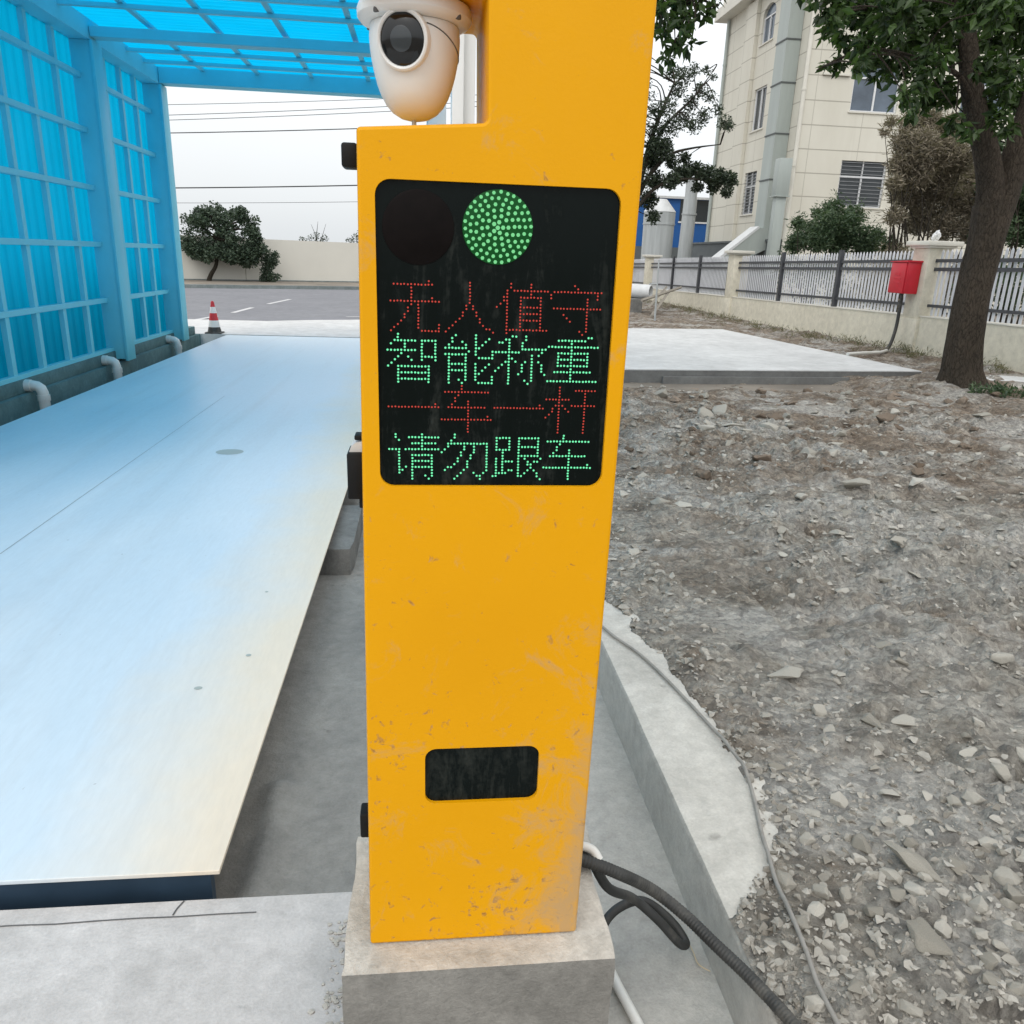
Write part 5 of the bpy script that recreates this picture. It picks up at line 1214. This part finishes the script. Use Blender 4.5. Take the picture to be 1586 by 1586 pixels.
t2 = thing('shade_tree', 'tree behind the yellow pillar, only dark hanging leaf sprays visible beside it', 'tree', (1.75, 8.9, 0.03))
g = MB(); T2T = spline([(1.75, 8.9, -0.05), (1.72, 8.9, 0.8), (1.74, 8.85, 2.0), (1.85, 8.8, 3.2), (1.9, 8.7, 4.4)], 5); g.tube(T2T, [0.16 - 0.08 * i / (len(T2T) - 1) for i in range(len(T2T))], 12)
b1 = spline([(1.88, 8.75, 4.2), (2.2, 8.6, 4.15), (2.55, 8.5, 3.95), (2.8, 8.45, 3.88)], 5); g.tube(b1, [0.03 - 0.024 * i / (len(b1) - 1) for i in range(len(b1))], 6)
HI2 = [(rg.uniform(0.9, 3.0), rg.uniform(8.0, 9.6), rg.uniform(4.3, 5.4), rg.uniform(0.25, 0.4)) for _ in range(16)]
twigs(g, [tuple(p) for p in b1] + [tuple(p) for p in T2T[-4:]], T2 + HI2, 0.014, 0.004, 4)
obj('trunk', g, M['bark'], t2, smooth=60)
g = MB(); leaves(g, T2, 1000, 0.115, 0.5, 0.8, 41); leaves(g, HI2, 1600, 0.13, 0.5, 0.6, 42); leafobj('crown', g, M['leaf'], t2)

t3 = thing('feathery_tree', 'airy dark tree with feathery layered foliage left of the beige building', 'tree', (6.2, 26.0, 0.0))
g = MB(); tt = spline([(6.2, 26, -0.1), (6.3, 26, 1.6), (6.45, 26, 2.9), (6.7, 26, 4.1), (7.0, 26, 5.4), (7.5, 26, 6.7)], 5); g.tube(tt, [0.2 - 0.17 * i / (len(tt) - 1) for i in range(len(tt))], 10)
lb1 = spline([(6.55, 26, 3.3), (7.0, 26, 4.15), (7.6, 26.1, 4.72), (8.3, 26.2, 4.95), (9.2, 26.2, 5.1)], 5); g.tube(lb1, [0.08 - 0.065 * i / (len(lb1) - 1) for i in range(len(lb1))], 8)
lb2 = spline([(6.45, 26, 2.9), (7.2, 26, 3.75), (8.2, 26.1, 4.05), (9.3, 26.1, 3.95)], 5); g.tube(lb2, [0.07 - 0.055 * i / (len(lb2) - 1) for i in range(len(lb2))], 8)
lb3 = spline([(6.85, 26, 4.7), (7.4, 26, 5.6), (8.1, 26, 6.3), (8.7, 26.1, 7.1)], 5); g.tube(lb3, [0.06 - 0.048 * i / (len(lb3) - 1) for i in range(len(lb3))], 8)
LX_ = [(rg.uniform(5.2, 6.9), rg.uniform(25.2, 26.8), rg.uniform(3.4, 7.2), 0.36) for _ in range(22)]
twigs(g, [tuple(p) for q in (tt[8:], lb1, lb2, lb3) for p in q], LT + LX_, 0.024, 0.006, 6, 0.25)
obj('trunk', g, M['bark_far'], t3, smooth=60)
g = MB(); up_ = [c for c in LT if c[2] > 4.9]; lo_ = [c for c in LT if c[2] <= 4.9]
leaves(g, up_, 4200, 0.10, 0.42, 0.1, 51); leaves(g, lo_, 9000, 0.11, 0.5, 0.1, 52); leaves(g, LX_, 3600, 0.10, 0.5, 0.1, 53); leafobj('crown', g, M['leaf_feather'], t3)

for nm, lab, cat, cl, base, m_, n_, sz, asp in (
    ('hedge_bush', 'rounded green bush behind the pickets below the barred window', 'bush', BG, (10.8, 20.9, 0.0), 'leaf_bush', 16000, 0.095, 0.4),
    ('brown_bush', 'tall dry brown feathery bush behind the fence pillar with the red box', 'bush', BB, (12.1, 19.0, 0.0), 'leaf_brown', 34000, 0.13, 0.20),
    ('hedge_bush', 'dark green bush behind the fence right of the leaning trunk', 'bush', BR, (13.5, 18.0, 0.0), 'leaf_bush', 15000, 0.11, 0.4)):
    b_ = thing(nm, lab, cat, base)
    low = [(c[0] + rg.uniform(-0.2, 0.2), c[1], rg.uniform(0.7, 1.9), 0.42) for c in cl]
    g = MB(); twigs(g, [(base[0] + d, base[1], 0.02) for d in (-0.6, -0.2, 0.2, 0.6)], cl, 0.035, 0.006, 13); obj('stems', g, M['bark_far'], b_)
    g = MB(); leaves(g, cl, n_, sz, asp, -0.2 if nm == 'brown_bush' else 0.0, 61); leaves(g, low, n_ // 4, sz, asp, 0, 62)
    leaves(g, [(c[0], c[1], c[2] + 0.08, c[3] * 1.5) for c in cl], n_ // 10, sz * 1.2, asp * 0.6, -0.3, 63)
    leafobj('foliage', g, M[m_], b_)

# -------- weeds and tufts (uncountable)
g = MB(); wc = []
for k in range(230):
    y = 10.8 + 19 * rg.random() ** 1.2; x = 8.72 - abs(rg.gauss(0, 0.32)) - (0.0 if y < 16 else 0.5 * rg.random())
    wc.append((x, y, float(terrain_h(x, y)) + 0.02, 0.10))
leaves(g, wc, 4200, 0.085, 0.12, -1.1, 71)
o = leafobj('dry_weeds', g, M['weed'], None, (8.3, 18, 0)); o['kind'] = 'stuff'
g = MB(); wc = [(7.05 + rg.uniform(-0.35, 0.45), 8.95 + rg.uniform(-0.2, 0.25), 0.13, 0.08) for _ in range(14)]
leaves(g, wc, 700, 0.06, 0.3, -0.7, 72); o = leafobj('grass_tuft', g, M['leaf_bush'], None, (7.0, 8.9, 0.1)); o['kind'] = 'stuff'

# ---------------------------------------------------------------- stones
def rock_bm(seed, npts=16, flat=0.6, bev=0.10, seg=2):
    rg_ = random.Random(seed); bm = bmesh.new()
    sx_, sy_, sz_ = rg_.uniform(0.8, 1.35), rg_.uniform(0.65, 1.05), flat * rg_.uniform(0.75, 1.25)
    for _ in range(npts):
        d = Vector((rg_.gauss(0, 1), rg_.gauss(0, 1), rg_.gauss(0, 1))).normalized() * rg_.uniform(0.78, 1.05)
        bm.verts.new((d.x * sx_, d.y * sy_, max(-0.5, min(0.85, d.z)) * sz_))
    bmesh.ops.convex_hull(bm, input=bm.verts[:])
    for v in [v for v in bm.verts if not v.link_faces]: bm.verts.remove(v)
    bmesh.ops.dissolve_limit(bm, angle_limit=R(14), verts=bm.verts[:], edges=bm.edges[:])
    if bev > 0: bmesh.ops.bevel(bm, geom=bm.edges[:], offset=bev, segments=seg, profile=0.55, affect='EDGES', clamp_overlap=True)
    return bm
def rock_mesh(name, seed, mat, npts=16, flat=0.6, bev=0.1, seg=2, smooth=30, wob=0.06):
    bm = rock_bm(seed, npts, flat, bev, seg); bmesh.ops.triangulate(bm, faces=bm.faces[:]); bmesh.ops.subdivide_edges(bm, edges=bm.edges[:], cuts=2, use_grid_fill=True)
    for v in bm.verts:
        c = v.co; v.co = c * (1 + wob * float(fbm(np.array([c.x * 3.1 + seed]), np.array([c.y * 3.1 + c.z * 2.3]), 3, seed)[0]))
    me = bpy.data.meshes.new(name); bm.to_mesh(me); bm.free(); me.materials.append(mat)
    me.shade_smooth(); me.set_sharp_from_angle(angle=R(smooth)); return me
COB = [rock_mesh('cobble', 100 + k, M['stone'], 22, 0.7, 0.26, 3, 70, 0.12) for k in range(7)]
ANG = [rock_mesh('stone', 200 + k, M['stone'], 13, 0.62, 0.05, 2, 28, 0.14) for k in range(10)]
CLD = [rock_mesh('clod', 300 + k, M['clod'], 18, 0.65, 0.14, 2, 50, 0.35) for k in range(6)]
def put(name, me, x, y, s, rz, label, cat, group=None, sink=0.25, tilt=(0, 0), sc=(1, 1, 1)):
    o = bpy.data.objects.new(name, me); COL.objects.link(o)
    z = float(terrain_h(x, y)) if x > float(edge_x(y)) else 0.055
    if x < 1.5: z = max(z, 0.056)
    o.location = (x, y, z + s * 0.5 * (1 - 2 * sink) * sc[2] * 0.6); o.scale = (s * sc[0], s * sc[1], s * sc[2]); o.rotation_euler = (tilt[0], tilt[1], rz)
    return tag(o, label, cat, group)
SPECIAL = [
 ('stone', ANG[0], 1.335, 2.213, 0.036, 0.4, 'upright pale tan block of stone alone on the brown patch of rubble', (1, 1, 1.5)),
 ('stone', ANG[1], 1.60, 2.15, 0.065, -0.5, 'long flat grey shard of stone in the middle of the rubble', (1.35, 0.7, 0.7)),
 ('cobble', COB[0], 1.168, 1.763, 0.034, 0.9, 'smooth olive-grey cobble alone on the fine grey sand', (1, 1, 1)),
 ('stone', ANG[2], 2.934, 4.863, 0.11, 0.2, 'large brownish angular rock standing out on the brown soil', (1.2, 1, 0.9)),
 ('stone', ANG[3], 2.50, 6.72, 0.12, 0.3, 'pale flat stone slab near the white pad, left of a pair', (1.4, 0.9, 0.5)),
 ('stone', ANG[4], 2.78, 6.80, 0.11, -0.3, 'pale flat stone slab near the white pad, right of a pair', (1.4, 0.9, 0.5)),
 ('cobble', COB[1], 2.204, 2.487, 0.050, 0.2, 'pale oval cobble near the right edge of the picture', (1.2, 0.9, 0.8)),
 ('stone', ANG[5], 3.05, 5.87, 0.10, 1.2, 'grey pyramid-shaped rock on the brown soil', (1, 1, 1.1)),
 ('stone', ANG[6], 2.513, 3.70, 0.085, 0.1, 'grey wedge of rock beside the brown band of soil', (1.3, 0.9, 0.6)),
 ('stone', ANG[7], 3.408, 4.946, 0.075, 0.8, 'small grey-brown rock right of the large brownish one', (1.2, 1, 0.8)),
 ('stone', ANG[2], 1.22, 1.50, 0.060, 2.0, 'dark grey angular rock with a cavity beneath it, above the pale cobbles', (1.2, 0.9, 0.8)),
 ('stone', ANG[1], 1.10, 1.25, 0.075, 1.6, 'broad tan flat rock half buried near the bottom of the rubble', (1.3, 0.8, 0.6)),
 ('cobble', COB[2], 1.449, 1.453, 0.042, 0.5, 'pale round cobble at the right edge above the cobble cluster', (1, 1, 0.8)),
 ('cobble', COB[3], 0.79, 1.14, 0.026, 0.4, 'small pale cobble between the black hose and the grey cable', (1, 1, 0.9)),
]
for nm, me, x, y, s, rz, lab, sc in SPECIAL: put(nm, me, x, y, s, rz, lab, 'stone', None, 0.25, (random.uniform(-.2, .2), random.uniform(-.2, .2)), sc)
rg = random.Random(77); taken = [(q[2], q[3], q[4]) for q in SPECIAL]
def free(x, y, s):
    for a, b, c in taken:
        if (a - x) ** 2 + (b - y) ** 2 < (0.8 * (c + s)) ** 2: return False
    taken.append((x, y, s)); return True
n_done = 0
for k in range(4000):                                           # pale cobbles in the heap at the lower right
    if n_done >= 60: break
    x, y = rg.gauss(1.22, 0.22), rg.gauss(1.36, 0.13); s = rg.uniform(0.014, 0.032)
    if x < 0.84 or y < 0.9 or not free(x, y, s): continue
    put('cobble', rg.choice(COB), x, y, s, rg.uniform(0, 6.3), 'pale rounded cobble among many on the lower right rubble', 'stone', 'cobbles heaped on the rubble', 0.2, (rg.uniform(-.4, .4), rg.uniform(-.4, .4))); n_done += 1
n_done = 0
for k in range(9000):                                           # angular stones over the rubble
    if n_done >= 260: break
    y = 0.95 + 8.6 * rg.random() ** 1.8; x = 0.8 + rg.random() ** 1.25 * (0.35 + 0.75 * y); s = rg.uniform(0.014, 0.036) * (0.7 + 0.22 * y) * (1.8 if rg.random() < 0.18 else 1)
    if x < float(edge_x(y)) + 0.03 or x > 5.6: continue
    if float(fbm(np.array([x * 1.3]), np.array([y * 1.3]), 2, 61)[0]) < rg.uniform(-0.35, 0.25): continue
    if not free(x, y, s): continue
    put('stone', rg.choice(ANG), x, y, s, rg.uniform(0, 6.3), 'loose angular stone scattered on the grey rubble', 'stone', 'angular stones scattered on the rubble', 0.42, (rg.uniform(-.3, .3), rg.uniform(-.3, .3)), (1, 1, rg.uniform(0.6, 1.1))); n_done += 1
n_done = 0
for k in range(3000):
    if n_done >= 110: break
    y = rg.uniform(5.0, 10.2); x = rg.uniform(1.2, 7.4); s = 0.025 + 0.07 * rg.random() ** 2
    if not free(x, y, s) or (abs(x - 6.95) < 0.5 and abs(y - 9.6) < 0.5): continue
    put('clod', rg.choice(CLD), x, y, s, rg.uniform(0, 6.3), 'brown lump of earth on the bare soil before the pad', 'clod', 'earth clods on the brown soil', 0.35, (rg.uniform(-.3, .3), rg.uniform(-.3, .3))); n_done += 1

# gravel: thousands of small stones, one object
base_r = []
for k in range(12):
    bm = rock_bm(400 + k, 10, 0.7, 0.0); bm.verts.ensure_lookup_table(); bm.verts.index_update()
    base_r.append((np.array([v.co[:] for v in bm.verts]), [[v.index for v in f.verts] for f in bm.faces])); bm.free()
rgn = np.random.default_rng(5)
N_ = 23000
yy = 0.75 + 9.4 * rgn.random(N_) ** 2.2; xx = 0.72 + rgn.random(N_) ** 1.35 * np.minimum(0.5 + 0.80 * yy, 6.4)
dens = fbm(xx * 1.4, yy * 1.4, 3, 61) + 0.5 * np.exp(-((xx - 0.98) / 0.18) ** 2) + 0.25 * (np.exp(-((xx - 1.25) / 0.4) ** 2 - ((yy - 1.35) / 0.3) ** 2))
keep = (dens > rgn.uniform(-0.45, 0.30, N_) + 0.16 * np.clip(yy - 5, 0, 3) / 3) & ((xx - 6.9) ** 2 + (yy - 9.6) ** 2 > 0.2) & (xx > edge_x(yy) + 0.004)
xx, yy = xx[keep], yy[keep]; zz = terrain_h(xx, yy); tt_ = np.clip((xx - edge_x(yy)) / 0.10, 0, 1); zz = 0.055 * (1 - tt_) + np.where(xx < 1.5, np.maximum(zz, 0.058), zz) * tt_
GV, GF = [], []; off = 0
for i in range(len(xx)):
    bv, bf = base_r[i % 12]; s = (0.0032 + 0.0125 * rgn.random() ** 2.6) * (0.85 + 0.28 * min(yy[i], 7.0)); a = rgn.uniform(0, 6.28); ca_, sa_ = math.cos(a), math.sin(a)
    p = bv * s; q = np.stack([p[:, 0] * ca_ - p[:, 1] * sa_ + xx[i], p[:, 0] * sa_ + p[:, 1] * ca_ + yy[i], p[:, 2] + zz[i] + s * 0.02], 1)
    GV.append(q); GF += [[j + off for j in f] for f in bf]; off += len(bv)
me = bpy.data.meshes.new('gravel'); me.from_pydata(np.concatenate(GV).tolist(), [], GF); me.materials.append(M['gravel'])
o = bpy.data.objects.new('gravel', me); COL.objects.link(o); o['kind'] = 'stuff'
